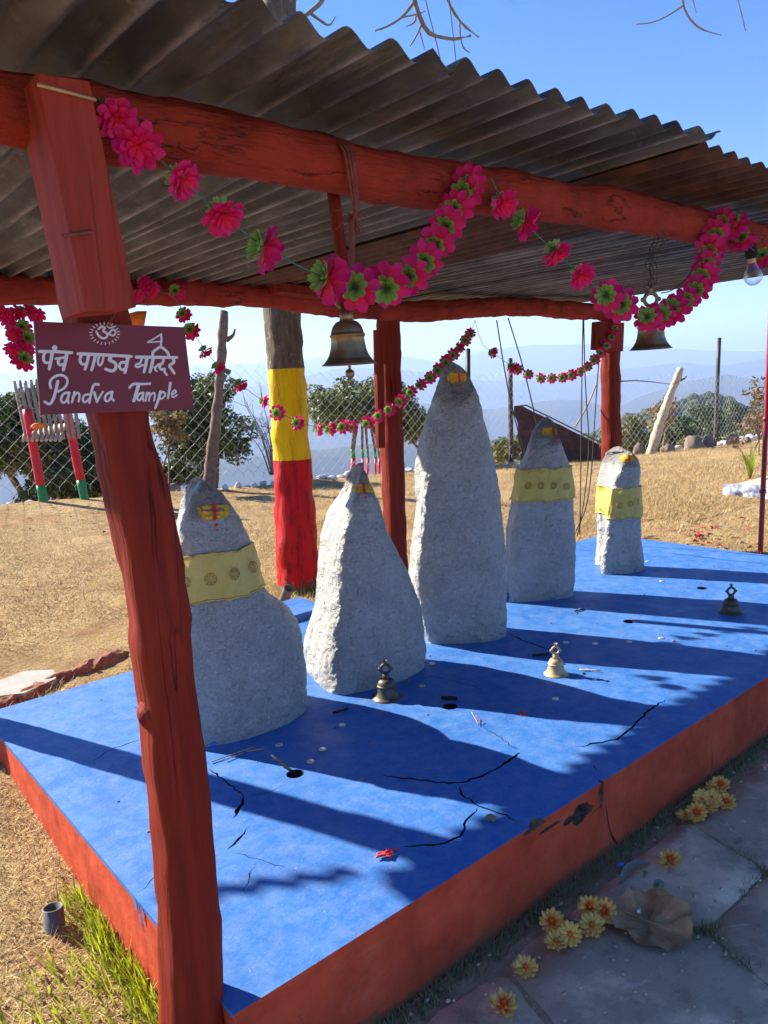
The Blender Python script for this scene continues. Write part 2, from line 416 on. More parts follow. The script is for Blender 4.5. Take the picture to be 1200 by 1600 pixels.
col = n.mix(n.ramp(n.noise(9, 7, .75, dist=1.0), [(.60, 0.0), (.68, .6)]), col, (.86, .70, .54))
h = n.bump(n.noise(40, 8, .75), .5, .008); h = n.bump(n.noise(7, 5), .5, .02, h)
M['paving'] = n.out(col, .8, h, spec=.25)
n = NT('courtyard_paving')
vo = n.new('TexVoronoi', feature='DISTANCE_TO_EDGE'); vo.inputs['Scale'].default_value = 1.6; n.l.new(n.coord(), vo.inputs['Vector'])
col = n.ramp(n.noise(3.5, 8, .7), [(.28, (.42, .36, .30)), (.5, (.60, .52, .45)), (.74, (.72, .64, .56))])
col = n.mix(n.ramp(vo.outputs['Distance'], [(.012, 1.0), (.03, 0.0)]), col, (.26, .21, .16))
M['courtyard'] = n.out(col, .85, n.bump(n.noise(30, 7), .4, .01), spec=.2)
M['soil'] = m_simple('dark_joint_soil', (.36, .25, .165), .95, .4, 40, .6)
M['rock'] = m_simple('brown_field_rock', (.20, .155, .125), .85, .45, 9, .6)
M['whiterock'] = m_simple('pale_quartz_rock', (.58, .54, .49), .8, .25, 9, .5)
M['slab'] = m_simple('pale_flat_slab', (.33, .315, .285), .8, .22, 12, .4)
M['brick'] = m_simple('red_earth_kerb_stone', (.27, .105, .060), .9, .45, 14, .7)
M['dryleaf'] = None
n = NT('dry_brown_leaf')
col = n.ramp(n.noise(10, 7, .65), [(.3, (.20, .095, .045)), (.55, (.46, .25, .125)), (.75, (.62, .38, .21))])
M['dryleaf'] = n.out(col, .75, n.bump(n.noise(30, 5, .6, (1, .3, 1)), .5, .006), spec=.25)
M['greyleaf'] = m_simple('grey_green_leaf', (.22, .26, .19), .5, .2, 20, .2)
M['blackhole'] = m_simple('char_and_crack_black', (.012, .010, .010), .9, .3, 30, .4)
M['coin'] = m_simple('worn_silver_coin', (.62, .60, .55), .4, .2, 40, .1, .6)
M['pvc'] = m_simple('grey_plastic_pipe', (.11, .11, .11), .5, .15, 10, .05)
M['thread'] = m_simple('red_sacred_thread', (.70, .03, .04), .7, .2, 30, .2)
M['redpetal'] = m_leaf('dried_red_petal', [(.25, .01, .015), (.42, .015, .03), (.16, .01, .01)], .6, .2)
M['mixleaf'] = m_leaf('fallen_leaf', [(.30, .30, .14), (.22, .25, .10), (.42, .36, .20), (.16, .12, .06), (.50, .46, .30)], .6, .2)
M['bluechip'] = m_simple('bright_blue_plastic', (.02, .22, .60), .4, .1, 20, .1)
M['mat'] = m_simple('pink_sand_mat', (.52, .36, .29), .9, .2, 20, .3)
M['matblue'] = m_simple('blue_white_cloth', (.38, .41, .52), .8, .75, 22, .6)
# trees
M['oak'] = m_leaf('oak_leaf', [(.026, .046, .012), (.065, .10, .022), (.15, .19, .045), (.045, .07, .018), (.25, .27, .085), (.10, .145, .034)], .5, .2)
M['oakdark'] = m_leaf('dark_oak_leaf', [(.016, .032, .009), (.034, .062, .015), (.07, .11, .026), (.14, .17, .04), (.045, .075, .018)], .55, .15)
M['olive'] = m_leaf('olive_bush_leaf', [(.06, .08, .022), (.13, .145, .038), (.22, .21, .06), (.09, .10, .028)], .6, .2)
M['brownleaf'] = m_leaf('brown_shrub_leaf', [(.22, .14, .05), (.34, .22, .08), (.16, .12, .05), (.28, .21, .09)], .7, .2)
M['redleaf'] = m_leaf('red_sapling_leaf', [(.24, .10, .05), (.26, .15, .07), (.16, .13, .05), (.12, .12, .04)], .7, .2)
M['yucca'] = m_leaf('strap_leaf', [(.16, .22, .02), (.28, .34, .05), (.36, .38, .08)], .5, .3)
M['forest'] = m_leaf('forest_canopy', [(.020, .034, .012), (.035, .052, .018), (.055, .070, .024)], .9, 0)
M['hill'] = m_simple('forested_hillside', (.040, .050, .026), .95, .5, .02, 0, spec=.05)

# ================================================================== SETTING
# ground: one sheet, fine near the shrine, falling away past the lawn's edge
def axis(lo, hi, step, far_lo, far_hi, k=1.28):
    a = list(np.arange(lo, hi + 1e-6, step)); s = step; x = hi
    while x < far_hi: s *= k; x += s; a.append(x)
    s = step; x = lo
    while x > far_lo: s *= k; x -= s; a.insert(0, x)
    return a
gx = axis(-1.5, 18, .13, -260, 260); gy = axis(.2, 11, .11, -120, 320)
gv = [(x, y, gz(x, y)) for y in gy for x in gx]; nx = len(gx)
gf = [(j * nx + i, j * nx + i + 1, (j + 1) * nx + i + 1, (j + 1) * nx + i) for j in range(len(gy) - 1) for i in range(nx - 1)]
tag(mk('ground', gv, gf, M['ground']), kind='structure')

# mountains: ridge after ridge, each a slope with spurs
def ridge(D, crest, seed, low=-.16, amp=.012):
    us = np.linspace(-900, 2100, 150)
    cu = np.array(crest, float); vs_ = np.interp(us, cu[:, 0], cu[:, 1])
    rows = 26; V = []; ncol = len(us)
    for r in range(rows):
        t = r / (rows - 1)                     # 0 crest, 1 foot (nearer to us)
        for u, v in zip(us, vs_):
            p = PD(u, v, D); b = (p - CAM)
            side = b.copy(); side[2] = 0; side /= np.linalg.norm(side)
            q = p - side * (t * .38 * D)
            zc = p[2]; zf = low * D * 1.9
            z = zc + (zf - zc) * (t ** .85)
            nn = noise.fractal(Vector((q[0], q[1], seed * 900)) * (9.0 / D), .9, 2.1, 6)
            rg = abs(noise.noise(Vector((q[0], q[1], seed * 77)) * (5.0 / D)))
            V.append((q[0], q[1], z + D * amp * nn * (.35 + t) - D * .10 * rg * sstep(0, .4, t) + D * .0012 * noise.noise(Vector((q[0], q[1], 0)) * (90. / D))))
    for u, v in zip(us, vs_):                  # far side
        p = PD(u, v, D); side = p - CAM; side[2] = 0; side /= np.linalg.norm(side); q = p + side * .3 * D
        V.append((q[0], q[1], low * D * 1.9))
    Fc = [(r * ncol + i, r * ncol + i + 1, (r + 1) * ncol + i + 1, (r + 1) * ncol + i) for r in range(rows - 1) for i in range(ncol - 1)]
    k = rows * ncol
    Fc += [(i + 1, i, k + i, k + i + 1) for i in range(ncol - 1)]
    return tag(mk('mountain', V, Fc, M['hill']), kind='structure')
ridge(7000, [(-900, 610), (0, 585), (300, 572), (480, 562), (600, 552), (700, 566), (760, 545), (830, 540), (905, 538), (990, 541), (1060, 547), (1120, 549), (1200, 548), (2100, 560)], 1, amp=.004)
ridge(4600, [(-900, 640), (200, 628), (430, 600), (540, 573), (640, 580), (760, 598), (880, 592), (980, 577), (1060, 568), (1130, 572), (1180, 562), (1300, 545), (2100, 560)], 2, amp=.006)
ridge(2900, [(-900, 690), (250, 672), (500, 640), (640, 628), (760, 640), (850, 626), (905, 624), (960, 640), (1000, 618), (1070, 596), (1130, 584), (1200, 596), (1400, 615), (2100, 640)], 3, amp=.008)
ridge(1650, [(-900, 740), (300, 722), (520, 700), (700, 684), (820, 690), (930, 676), (1010, 660), (1110, 640), (1200, 628), (1500, 640), (2100, 660)], 4, amp=.01)
tag(mk('valley_floor', [(-11000, -9000, -1800), (13000, -9000, -1800), (13000, 14000, -1800), (-11000, 14000, -1800)], [(0, 1, 2, 3)], M['hill']), kind='structure')

# wooded hill behind the right-hand trees, with its canopy
HD = 330.
hc = np.array([(560, 800), (760, 760), (860, 700), (930, 672), (985, 648), (1040, 636), (1090, 630), (1130, 624), (1165, 640), (1220, 640), (1400, 640), (1700, 660)], float)
def hill_pt(u, t):
    v = np.interp(u, hc[:, 0], hc[:, 1]) + 5; p = PD(u, v, HD); side = p - CAM; side[2] = 0; side /= np.linalg.norm(side)
    q = p - side * t * 190; z = p[2] - 78 * (t ** 1.1); return np.array([q[0], q[1], z + 3.0 * noise.noise(Vector((q[0] * .03, q[1] * .03, 0)))])
hu = np.linspace(560, 1700, 90); HV = [hill_pt(u, t) for t in np.linspace(0, 1, 22) for u in hu] + [hill_pt(u, 0) + np.array([60, 60, -90]) for u in hu]
HF = [(r * 90 + i, r * 90 + i + 1, (r + 1) * 90 + i + 1, (r + 1) * 90 + i) for r in range(21) for i in range(89)] + [(i + 1, i, 22 * 90 + i, 22 * 90 + i + 1) for i in range(89)]
tag(mk('hill', HV, HF, M['hill']), kind='structure')
_ico = bmesh.new(); bmesh.ops.create_icosphere(_ico, subdivisions=2, radius=1)
IV = np.array([tuple(p.co) for p in _ico.verts]); IF = np.array([[x.index for x in q.verts] for q in _ico.faces]); _ico.free()
def blobs(name, pts, sizes, mat, label, cat):
    V = []; Fs = []
    for k, (p, s) in enumerate(zip(pts, sizes)):
        d = np.array([1 + .32 * noise.noise(Vector(q) * 2.3 + Vector((k * 3.1, k, 0))) for q in IV])[:, None]
        V.append(np.asarray(p) + IV * d * np.array([s, s, s * random.uniform(.8, 1.25)])); Fs.append(IF + k * len(IV))
    return tag(mk(name, np.concatenate(V), np.concatenate(Fs), mat, smooth=False), label, cat, kind='stuff')
hp = [];hs = []
for _ in range(1500):
    u = random.uniform(640, 1330); t = random.random() ** 1.6 * .8; hp.append(hill_pt(u, t)); hs.append(random.uniform(2.0, 3.8))
blobs('hillside_forest', hp, hs, M['forest'], 'dark green forest covering the rounded hill behind the fence', 'forest')

# ================================================================== PLATFORM
X0, X1, Y0, Y1 = .592, 4.99, 1.30, 3.42
plat = thing('platform', 'low concrete platform with blue painted top and red sides', 'platform', ((X0 + X1) / 2, (Y0 + Y1) / 2, -.3))
def crack_cutter(px, w, depth=.035):
    """jagged wedge along a photographed crack; px points on the top"""
    pts = np.array([PZ(u, v)[:2] for u, v in px]); pts = resamp(pts, max(4, int(np.linalg.norm(np.diff(pts, axis=0), axis=1).sum() / .018)))
    m = len(pts); V = []; Fc = []
    for i, p in enumerate(pts):
        t = pts[min(i + 1, m - 1)] - pts[max(i - 1, 0)]; t = t / (np.linalg.norm(t) + 1e-9); nn = np.array([-t[1], t[0]])
        e = min(1, min(i, m - 1 - i) / 2.5 + .12); ww = 1.3 * w * e * (.55 + .9 * abs(noise.noise((p[0] * 31, p[1] * 31, 0))))
        j = .011 * noise.noise((p[0] * 45, p[1] * 45, 5))
        for s in (-1, 1): V.append((*(p + nn * (j + s * ww)), .02)); 
        for s in (-1, 1): V.append((*(p + nn * (j + s * ww * .35)), -depth))
    for i in range(m - 1):
        a = i * 4; b = a + 4
        Fc += [(a, a + 1, b + 1, b), (a + 2, b + 2, b + 3, a + 3), (a, b, b + 2, a + 2), (a + 1, a + 3, b + 3, b + 1)]
    Fc += [(0, 2, 3, 1), ((m - 1) * 4, (m - 1) * 4 + 1, (m - 1) * 4 + 3, (m - 1) * 4 + 2)]
    return V, Fc
cracks = [([(325, 1200), (345, 1215), (375, 1238), (383, 1244)], .0035), ([(382, 1244), (380, 1255), (374, 1262), (368, 1270), (364, 1279)], .009),
          ([(385, 1294), (380, 1304), (373, 1311), (366, 1320), (356, 1327)], .009), ([(142, 1192), (170, 1172), (200, 1162), (222, 1154)], .003),
          ([(383, 1243), (415, 1239), (430, 1233), (445, 1227)], .002),
          ([(596, 1210), (640, 1217), (700, 1223), (725, 1222), (755, 1211), (780, 1200), (800, 1184), (814, 1175)], .006),
          ([(815, 1174), (795, 1163), (782, 1152), (745, 1128)], .0022),
          ([(717, 1226), (722, 1240), (745, 1258), (778, 1270), (815, 1287)], .004),
          ([(748, 1262), (735, 1275), (724, 1290), (722, 1305), (700, 1318), (660, 1321), (628, 1323)], .0055),
          ([(900, 1167), (940, 1160), (965, 1155), (985, 1140), (1000, 1122), (1020, 1105), (1040, 1094)], .006),
          ([(921, 1192), (930, 1200), (941, 1208)], .004), ([(792, 988), (815, 1000), (850, 1012), (866, 1018)], .006),
          ([(215, 1395), (235, 1378), (252, 1362)], .003), ([(400, 1348), (388, 1375), (380, 1398)], .0018),
          ([(364, 1330), (420, 1348), (450, 1356)], .0016), ([(664, 1055), (700, 1062), (760, 1078)], .002)]
holes = [(461, 1209, .030), (703, 1104, .030), (983, 971, .03), (1097, 919, .03)]
cut = MB()
cut_parts = []
for px, w in cracks: cut_parts.append(crack_cutter(px, w))
for u, v, r in holes:
    p = PZ(u, v); V, Fc = lathe([(r, .03), (r * .95, -.07)], 20, p); Fc += [tuple(range(20))[::-1], tuple(range(20, 40))]; cut_parts.append((V, Fc))
def grid_box(x0, x1, y0, y1, z0, z1): return box(x0, x1, y0, y1, z0, z1)
def boolean(base, cutters, mats):
    """subtract the cutters one after another and return plain mesh data"""
    ob = bpy.data.objects.new('temporary', bpy.data.meshes.new('temporary')); ob.data.from_pydata([tuple(map(float, p)) for p in base[0]], [], base[1]); COL.objects.link(ob)
    cm = MB()
    for V, Fc in cutters: cm.add(V, Fc)
    co = bpy.data.objects.new('temporary_cutter', bpy.data.meshes.new('temporary_cutter')); co.data.from_pydata(cm.v, [], cm.f)
    b = bmesh.new(); b.from_mesh(co.data); bmesh.ops.recalc_face_normals(b, faces=b.faces); b.to_mesh(co.data); b.free()
    COL.objects.link(co)
    md = ob.modifiers.new('cut', 'BOOLEAN'); md.operation = 'DIFFERENCE'; md.object = co; md.solver = 'EXACT'; md.use_self = True
    dg = bpy.context.evaluated_depsgraph_get(); me = bpy.data.meshes.new_from_object(ob.evaluated_get(dg))
    V = [tuple(p.co) for p in me.vertices]; Fc = [tuple(p.vertices) for p in me.polygons]
    for o in (ob, co):
        d = o.data; bpy.data.objects.remove(o); bpy.data.meshes.remove(d)
    bpy.data.meshes.remove(me)
    return V, Fc
# broken place in the front edge
def chunk(u, v, sx, sy, sz, seed): 
    p = PY(u, v, Y0); return rock_mesh(p, sx, sy, sz, seed, 2, .5, 1.0)
edge_cuts = [chunk(910, 1270, .050, .075, .030, 3), chunk(888, 1283, .036, .030, .012, 5), chunk(835, 1292, .05, .03, .010, 6), chunk(860, 1292, .05, .02, .006, 8), chunk(940, 1240, .012, .05, .05, 9)]
def wall_crack(px, w):
    pts = np.array([PY(u, v, Y0) for u, v in px]); pts = resamp(pts, max(4, int(np.linalg.norm(np.diff(pts, axis=0), axis=1).sum() / .02)))
    V = []; m = len(pts)
    for i, p in enumerate(pts):
        e = min(1, min(i, m - 1 - i) / 2.0 + .2); ww = w * e * (.6 + .8 * abs(noise.noise(Vector(p) * 25))); t = pts[min(i + 1, m - 1)] - pts[max(i - 1, 0)]
        nn = np.array([-t[2], 0, t[0]]); nn /= np.linalg.norm(nn) + 1e-9
        V += [p + nn * ww + np.array([0, -.02, 0]), p - nn * ww + np.array([0, -.02, 0]), p + nn * ww * .4 + np.array([0, .05, 0]), p - nn * ww * .4 + np.array([0, .05, 0])]
    Fc = []
    for i in range(m - 1):
        a = i * 4; b = a + 4
        Fc += [(a, a + 1, b + 1, b), (a + 2, b + 2, b + 3, a + 3), (a, b, b + 2, a + 2), (a + 1, a + 3, b + 3, b + 1)]
    Fc += [(0, 2, 3, 1), ((m - 1) * 4, (m - 1) * 4 + 1, (m - 1) * 4 + 3, (m - 1) * 4 + 2)]
    return V, Fc
wall_cracks = [wall_crack([(947, 1256), (950, 1285), (955, 1305), (968, 1325)], .006), wall_crack([(939, 1212), (936, 1235), (932, 1258)], .003),
               wall_crack([(1112, 1165), (1113, 1185), (1112, 1212)], .0035), wall_crack([(925, 1268), (945, 1258)], .004),
               wall_crack([(1094, 1130), (1105, 1127), (1109, 1123)], .002)]
TS = -.013
slab_v, slab_f = boolean(box(X0 - .0015, X1 + .0015, Y0 - .0015, Y1 + .0015, TS, 0), cut_parts + edge_cuts, None)
sfm = []
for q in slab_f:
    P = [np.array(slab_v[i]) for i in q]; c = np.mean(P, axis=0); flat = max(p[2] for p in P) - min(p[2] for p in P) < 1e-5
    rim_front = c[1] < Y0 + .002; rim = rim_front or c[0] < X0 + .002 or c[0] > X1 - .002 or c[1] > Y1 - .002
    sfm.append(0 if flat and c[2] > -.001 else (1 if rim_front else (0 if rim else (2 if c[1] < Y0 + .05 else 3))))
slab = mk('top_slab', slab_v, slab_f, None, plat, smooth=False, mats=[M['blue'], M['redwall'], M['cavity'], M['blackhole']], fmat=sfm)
deep = []
for V, Fc in cut_parts:
    V = np.asarray(V, float); deep.append((V, Fc))
wall_v, wall_f = boolean(box(X0, X1, Y0, Y1, -.7, TS), deep + edge_cuts + wall_cracks, None)
# faces inside the cuts: bare concrete near the front edge, black elsewhere
fm = []
for q in wall_f:
    c = np.mean([wall_v[i] for i in q], axis=0)
    inside = X0 + .003 < c[0] < X1 - .003 and Y0 + .003 < c[1] < Y1 - .003 and -.3 < c[2] < TS - .0005
    fm.append((1 if c[1] < Y0 + .06 else 2) if inside else 0)
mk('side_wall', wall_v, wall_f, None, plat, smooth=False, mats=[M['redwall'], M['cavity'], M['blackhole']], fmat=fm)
# blue paint runs on the left side
run = MB()
for u, w, ln in ((218, .020, .035), (223, .007, .075), (229, .012, .05)):
    y = PZ(u, 1390 + (u - 210) * 1.16)[1]
    run.add([(X0 - .0035, y - w / 2, -.004), (X0 - .0035, y + w / 2, -.004), (X0 - .0035, y + w * .3, -ln), (X0 - .0035, y - w * .3, -ln)], [(0, 1, 2, 3)])
run.build('paint_run', M['blue'], plat, False)

# small blue step and pipe end behind the platform
b = PZ(487, 975, -.02)
V, Fc = bevel_box(b[0] - .10, b[0] + .16, 3.45, 3.75, -.3, .035, .008)
tag(mk('step_block', V, Fc, M['blue'], smooth=False), 'small blue painted block behind the platform beside the painted tree', 'block')
def pipe(name, base, top, R, r, mat, label):
    p0, p1 = np.asarray(base, float), np.asarray(top, float); fr = frames([p0, p1])[0]; V = []; Fc = []
    seg = 24
    for (p, rr) in ((p0, R), (p1, R), (p1, r), (p0, r)):
        for k in range(seg):
            a = 2 * pi * k / seg; V.append(Vector(p) + (fr[2] * cos(a) + fr[3] * sin(a)) * rr)
    for i in range(3):
        for k in range(seg): Fc.append((i * seg + k, i * seg + (k + 1) % seg, (i + 1) * seg + (k + 1) % seg, (i + 1) * seg + k))
    Fc.append(tuple(range(3 * seg, 4 * seg)))
    t = thing(name, label, 'pipe', base); mk('pipe_wall', V, Fc, mat, t); return t
pb = PG(470, 962); pipe('drain_pipe', pb + np.array([.03, .3, -.05]), pb + np.array([0.03, .16, .14]), .032, .027, M['rock'], 'round open pipe end at the foot of the painted tree')
pb = PG(84, 1455); pipe('drain_pipe', pb - np.array([0, 0, .1]), pb + np.array([.010, .016, .062]), .028, .024, M['pvc'], 'upright grey plastic pipe stub in the grass left of the platform')

# ================================================================== SHELTER: posts, beams, iron roof
ZB = 1.69
def post(name, label, pts, rad, seed, seg=20, square=0, group=None):
    pts = smoothp(pts, 60); base = pts[0].copy(); base[2] = gz(base[0], base[1])
    t = thing(name, label, 'post', base, group)
    V, Fc = tube(pts, np.interp(np.linspace(0, 1, 60), np.linspace(0, 1, len(rad)), rad), seg, .008, 9, True, square, seed)
    mk('shaft', V, Fc, M['redwood'], t); return t
yp_ = 1.40
fp_px = [(299, 1600), (293, 1380), (274, 1200), (262, 1100), (251, 1000), (241, 900), (219, 800), (184, 650), (147, 500), (98, 240)]
fpts = [PY(u, v, yp_) for u, v in fp_px]
fpts = [np.array([fpts[0][0] + .005, yp_, gz(.5, yp_) - .1])] + fpts
fpost = post('wooden_post', 'thick crooked red post in the foreground carrying the temple sign', fpts, [.052, .055, .058, .053, .053, .052, .050, .050, .049, .05, .045], 3, 26, 5)
kn = PY(219, 1118, yp_); V, Fc = rock_mesh(kn + np.array([.020, .0, 0]), .024, .035, .030, 4, 3, .2, 1.0); mk('knot', V, Fc, M['redwood'], fpost)
# block nailed to the head of that post
def slab_from(px, y0, y1, name, mat, parent, w=.005):
    a = [PY(u, v, y0) for u, v in px]; V = []
    for y in (y0, y1):
        for p in a: V.append((p[0], y, p[2]))
    bm = bmesh.new(); bv = [bm.verts.new(p) for p in V]
    for q in ((0, 1, 2, 3), (7, 6, 5, 4), (0, 4, 5, 1), (1, 5, 6, 2), (2, 6, 7, 3), (3, 7, 4, 0)): bm.faces.new([bv[i] for i in q])
    bmesh.ops.recalc_face_normals(bm, faces=bm.faces)
    bmesh.ops.bevel(bm, geom=bm.edges[:], offset=w, segments=2, affect='EDGES', profile=.6)
    V = [tuple(p.co) for p in bm.verts]; bm.verts.index_update(); Fc = [tuple(p.index for p in q.verts) for q in bm.faces]; bm.free()
    return mk(name, V, Fc, mat, parent, smooth=False)
blk = slab_from([(57, 113), (140, 126), (214, 480), (134, 487)], 1.192, 1.300, 'head_block', M['redblock'], fpost, .003)
for u0, v0, u1, v1, mat in ((58, 132, 150, 156, M['brass_pale']), (96, 369, 146, 362, M['rope'])):
    a = PY(u0, v0, 1.188); c = PY(u1, v1, 1.188); V, Fc = tube(resamp([a, c], 5), .0028, 6); mk('binding_wire', V, Fc, mat, fpost)
# back posts
def bpost(u0, v0, u1, label, y=3.5, r=.062, seed=0):
    top = PY(u0, v0, y); bx = PY(u1, 900, y)[0]
    return post('wooden_post', label, [(bx, y, gz(bx, y) - .1), (bx * .6 + top[0] * .4, y, .6), (top[0], y, ZB - .05)], [r, r * .97, r * .95], seed, 18, 4)
p2 = bpost(608, 520, 617, 'straight red post behind the tallest silver stone', seed=5)
p3 = bpost(954, 520, 957, 'red round post behind the shortest silver stone, block nailed at its head', r=.068, seed=9)
post('wooden_post', 'red post at the hidden left end of the back beam', [(.5, 3.5, gz(.5, 3.5) - .1), (.51, 3.5, 1.63)], [.062, .06], 12, 18, 4)
post('wooden_post', 'red post at the hidden right end of the front beam', [(4.9, 1.4, gz(4.9, 1.2) - .1), (4.92, 1.4, 1.63)], [.062, .06], 15, 18, 4)
slab_from([(936, 502), (976, 504), (974, 549), (934, 546)], 3.36, 3.425, 'head_block', M['redwood'], p3)
slab_from([(588, 515), (599, 515), (602, 700), (592, 700)], 3.40, 3.43, 'batten', M['redwood'], p2, .002)
# beams
def beam(name, label, px, y, r, seed, x_pre=None, x_post=None):
    pts = [PY(u, v, y) for u, v in px]
    if x_pre: pts = [np.array([x_pre, y, pts[0][2]])] + pts
    if x_post: pts = pts + [np.array([x_post, y, pts[-1][2]])]
    pts = smoothp(pts, 150, 3); t = thing(name, label, 'beam', pts[0])
    rr = [r * (1 + .10 * noise.noise((p[0] * 2.1, seed, 0)) + .09 * max(0, noise.noise((p[0] * 5.0, seed + 4, 1)))) for p in pts]
    V, Fc = tube(pts, rr, 26, .012, 7, True, 0, seed); mk('log', V, Fc, M['redbeam'], t); return t
YF, YB = 1.30, 3.45
fb = beam('wooden_beam', 'front red log beam carrying the roof, hung with garlands and bells', [(0, 172), (150, 190), (300, 214), (450, 245), (600, 276), (800, 303), (1000, 336), (1200, 377)], YF, .053, 2, .05, 5.3)
bb = beam('wooden_beam', 'back red log beam under the far edge of the roof', [(0, 455), (200, 454), (380, 460), (500, 473), (640, 491), (760, 478), (860, 482), (960, 489)], YB, .060, 6, .1, 5.35)
slab_from([(437, 440), (512, 452), (514, 466), (440, 456)], 3.28, 3.40, 'packing_block', M['redwood'], bb, .003)
for c, R, sd in ((PY(300, 218, YF - .055), .022, 1), (PY(668, 292, YF - .055), .020, 2), (PY(455, 238, YF - .05), .014, 3)):
    V, Fc = ring_mesh(R, R * .22, c + np.array([0, .010, 0]), 'y', 18, 8); V = [(p[0] + .006 * noise.noise(Vector(p) * 30), p[1] + .003 * noise.noise(Vector(p) * 45 + Vector((5, 0, 0))), c[2] + (p[2] - c[2]) * .75 + .006 * noise.noise(Vector(p) * 40)) for p in V]; mk('branch_scar', V, Fc, M['redbeam'], fb)

# roof
roof = thing('corrugated_roof', 'dark rusty corrugated iron roof seen from below', 'roof', (2.7, 2.5, 1.76))
PITCH, AMP = .086, .013
def corr(x0, x1, y0, y1, z0, seed, sag=.01, tilt=0, ny=26, th=.0012):
    nxp = max(6, int((x1 - x0) / PITCH * 10)); V = []; xs = np.linspace(x0, x1, nxp); ys = np.linspace(y0, y1, ny)
    for side in (0, 1):
        for y in ys:
            for x in xs:
                jag = .012 * noise.noise((x * 6, seed, 2)) + .02 * noise.noise((x * 1.3, seed, 7))
                yy = y + (jag if y in (ys[0], ys[-1]) else 0)
                ph = 2 * pi * x / PITCH
                z = z0 + AMP * sin(ph) * (1 + .15 * noise.noise((x * 9, y * 2, seed))) + sag * noise.noise((x * 1.6, y * 1.1, seed)) + tilt * (x - x0) + side * th
                V.append((x + .004 * noise.noise((x * 4, y * 3, seed + 3)), yy, z))
    N = nxp * ny; Fc = []
    for j in range(ny - 1):
        for i in range(nxp - 1):
            a = j * nxp + i; Fc.append((a, a + nxp, a + nxp + 1, a + 1)); Fc.append((N + a, N + a + 1, N + a + nxp + 1, N + a + nxp))
    for i in range(nxp - 1):
        Fc.append((i, i + 1, N + i + 1, N + i)); a = (ny - 1) * nxp + i; Fc.append((a + 1, a, N + a, N + a + 1))
    for j in range(ny - 1):
        a = j * nxp; Fc.append((a + nxp, a, N + a, N + a + nxp)); a += nxp - 1; Fc.append((a, a + nxp, N + a + nxp, N + a))
    return V, Fc
ZR = 1.772
sheets = [(.10, 1.03, 0.98, 4.10, ZR + .000, 'iron'), (.975, 1.92, .985, 4.12, ZR + .012, 'iron'), (1.87, 2.60, 1.02, 4.10, ZR + .001, 'rust'),
          (2.56, 3.40, 1.04, 4.12, ZR + .012, 'iron'), (3.35, 4.20, 1.03, 4.09, ZR + .001, 'iron'), (4.16, 5.08, 1.05, 4.11, ZR + .011, 'iron')]
for k, (a, c, y0, y1, z, m) in enumerate(sheets):
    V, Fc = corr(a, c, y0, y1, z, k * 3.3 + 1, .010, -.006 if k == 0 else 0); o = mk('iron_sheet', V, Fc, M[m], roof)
    if m == 'rust': o['label'] = 'rust red corrugated sheet'
# unseen strip added past the back-left corner to cast a wavy shadow band
V, Fc = corr(-.34, .09, 0, .062, ZR, 31, .004, 0, 3)
V = [(x, y + 4.12 + (.09 - x) * .68, z + .0) for x, y, z in V]; mk('shadow_strip', V, Fc, M['iron'], roof)

# ================================================================== SIGN
YS = 1.336
sign = thing('name_sign', 'maroon sign board with white Devanagari and English lettering on the front post', 'sign', PY(178, 640, YS))
sq = [PY(u, v, YS) for u, v in ((53, 502), (288, 511), (303, 640), (63, 648))]
V = [(p[0], YS + dy, p[2]) for dy in (0, .004) for p in sq]
mk('board', V, [(0, 3, 2, 1), (4, 5, 6, 7), (0, 1, 5, 4), (1, 2, 6, 5), (2, 3, 7, 6), (3, 0, 4, 7)], M['sign'], sign, False)
def sp(p): return PY(50 + p[0] / 4.615, 495 + p[1] / 4.615, YS - .0012)
def stroke(mb, px, w0, w1=None, it=2):
    w1 = w1 if w1 is not None else w0; w0 *= 1.22; w1 *= 1.22
    pts = smoothp(px, max(6, 5 * len(px)), it) if len(px) > 2 else resamp(px, 4)
    m = len(pts); V = []; Fc = []; k = 4.615 * F_PX / 1.36
    for i, p in enumerate(pts):
        t = pts[min(i + 1, m - 1)] - pts[max(i - 1, 0)]; t = t / (np.linalg.norm(t) + 1e-9); nn = np.array([-t[1], t[0]]); w = (w0 + (w1 - w0) * i / (m - 1)) / 2
        V += [sp(p + nn * w), sp(p - nn * w)]
    for i in range(m - 1): Fc.append((2 * i, 2 * i + 1, 2 * i + 3, 2 * i + 2))
    for p, i in ((pts[0], 0), (pts[-1], 1)):          # round ends
        w = (w0, w1)[i] / 2; a0 = len(V); V.append(sp(p))
        for q in range(11): V.append(sp(p + np.array([cos(2 * pi * q / 10), sin(2 * pi * q / 10)]) * w * .98))
        for q in range(10): Fc.append((a0, a0 + 1 + q, a0 + 2 + q))
    V = [np.asarray(p) + np.array([0, random.uniform(-.00015, .00015), 0]) for p in V]
    mb.add(V, Fc)
hin = MB(); w = 19
for s in ([(52, 250), (170, 251), (288, 259)], [(332, 266), (520, 274), (716, 286)], [(752, 290), (900, 292), (1044, 293)]): stroke(hin, s, 19, 17)
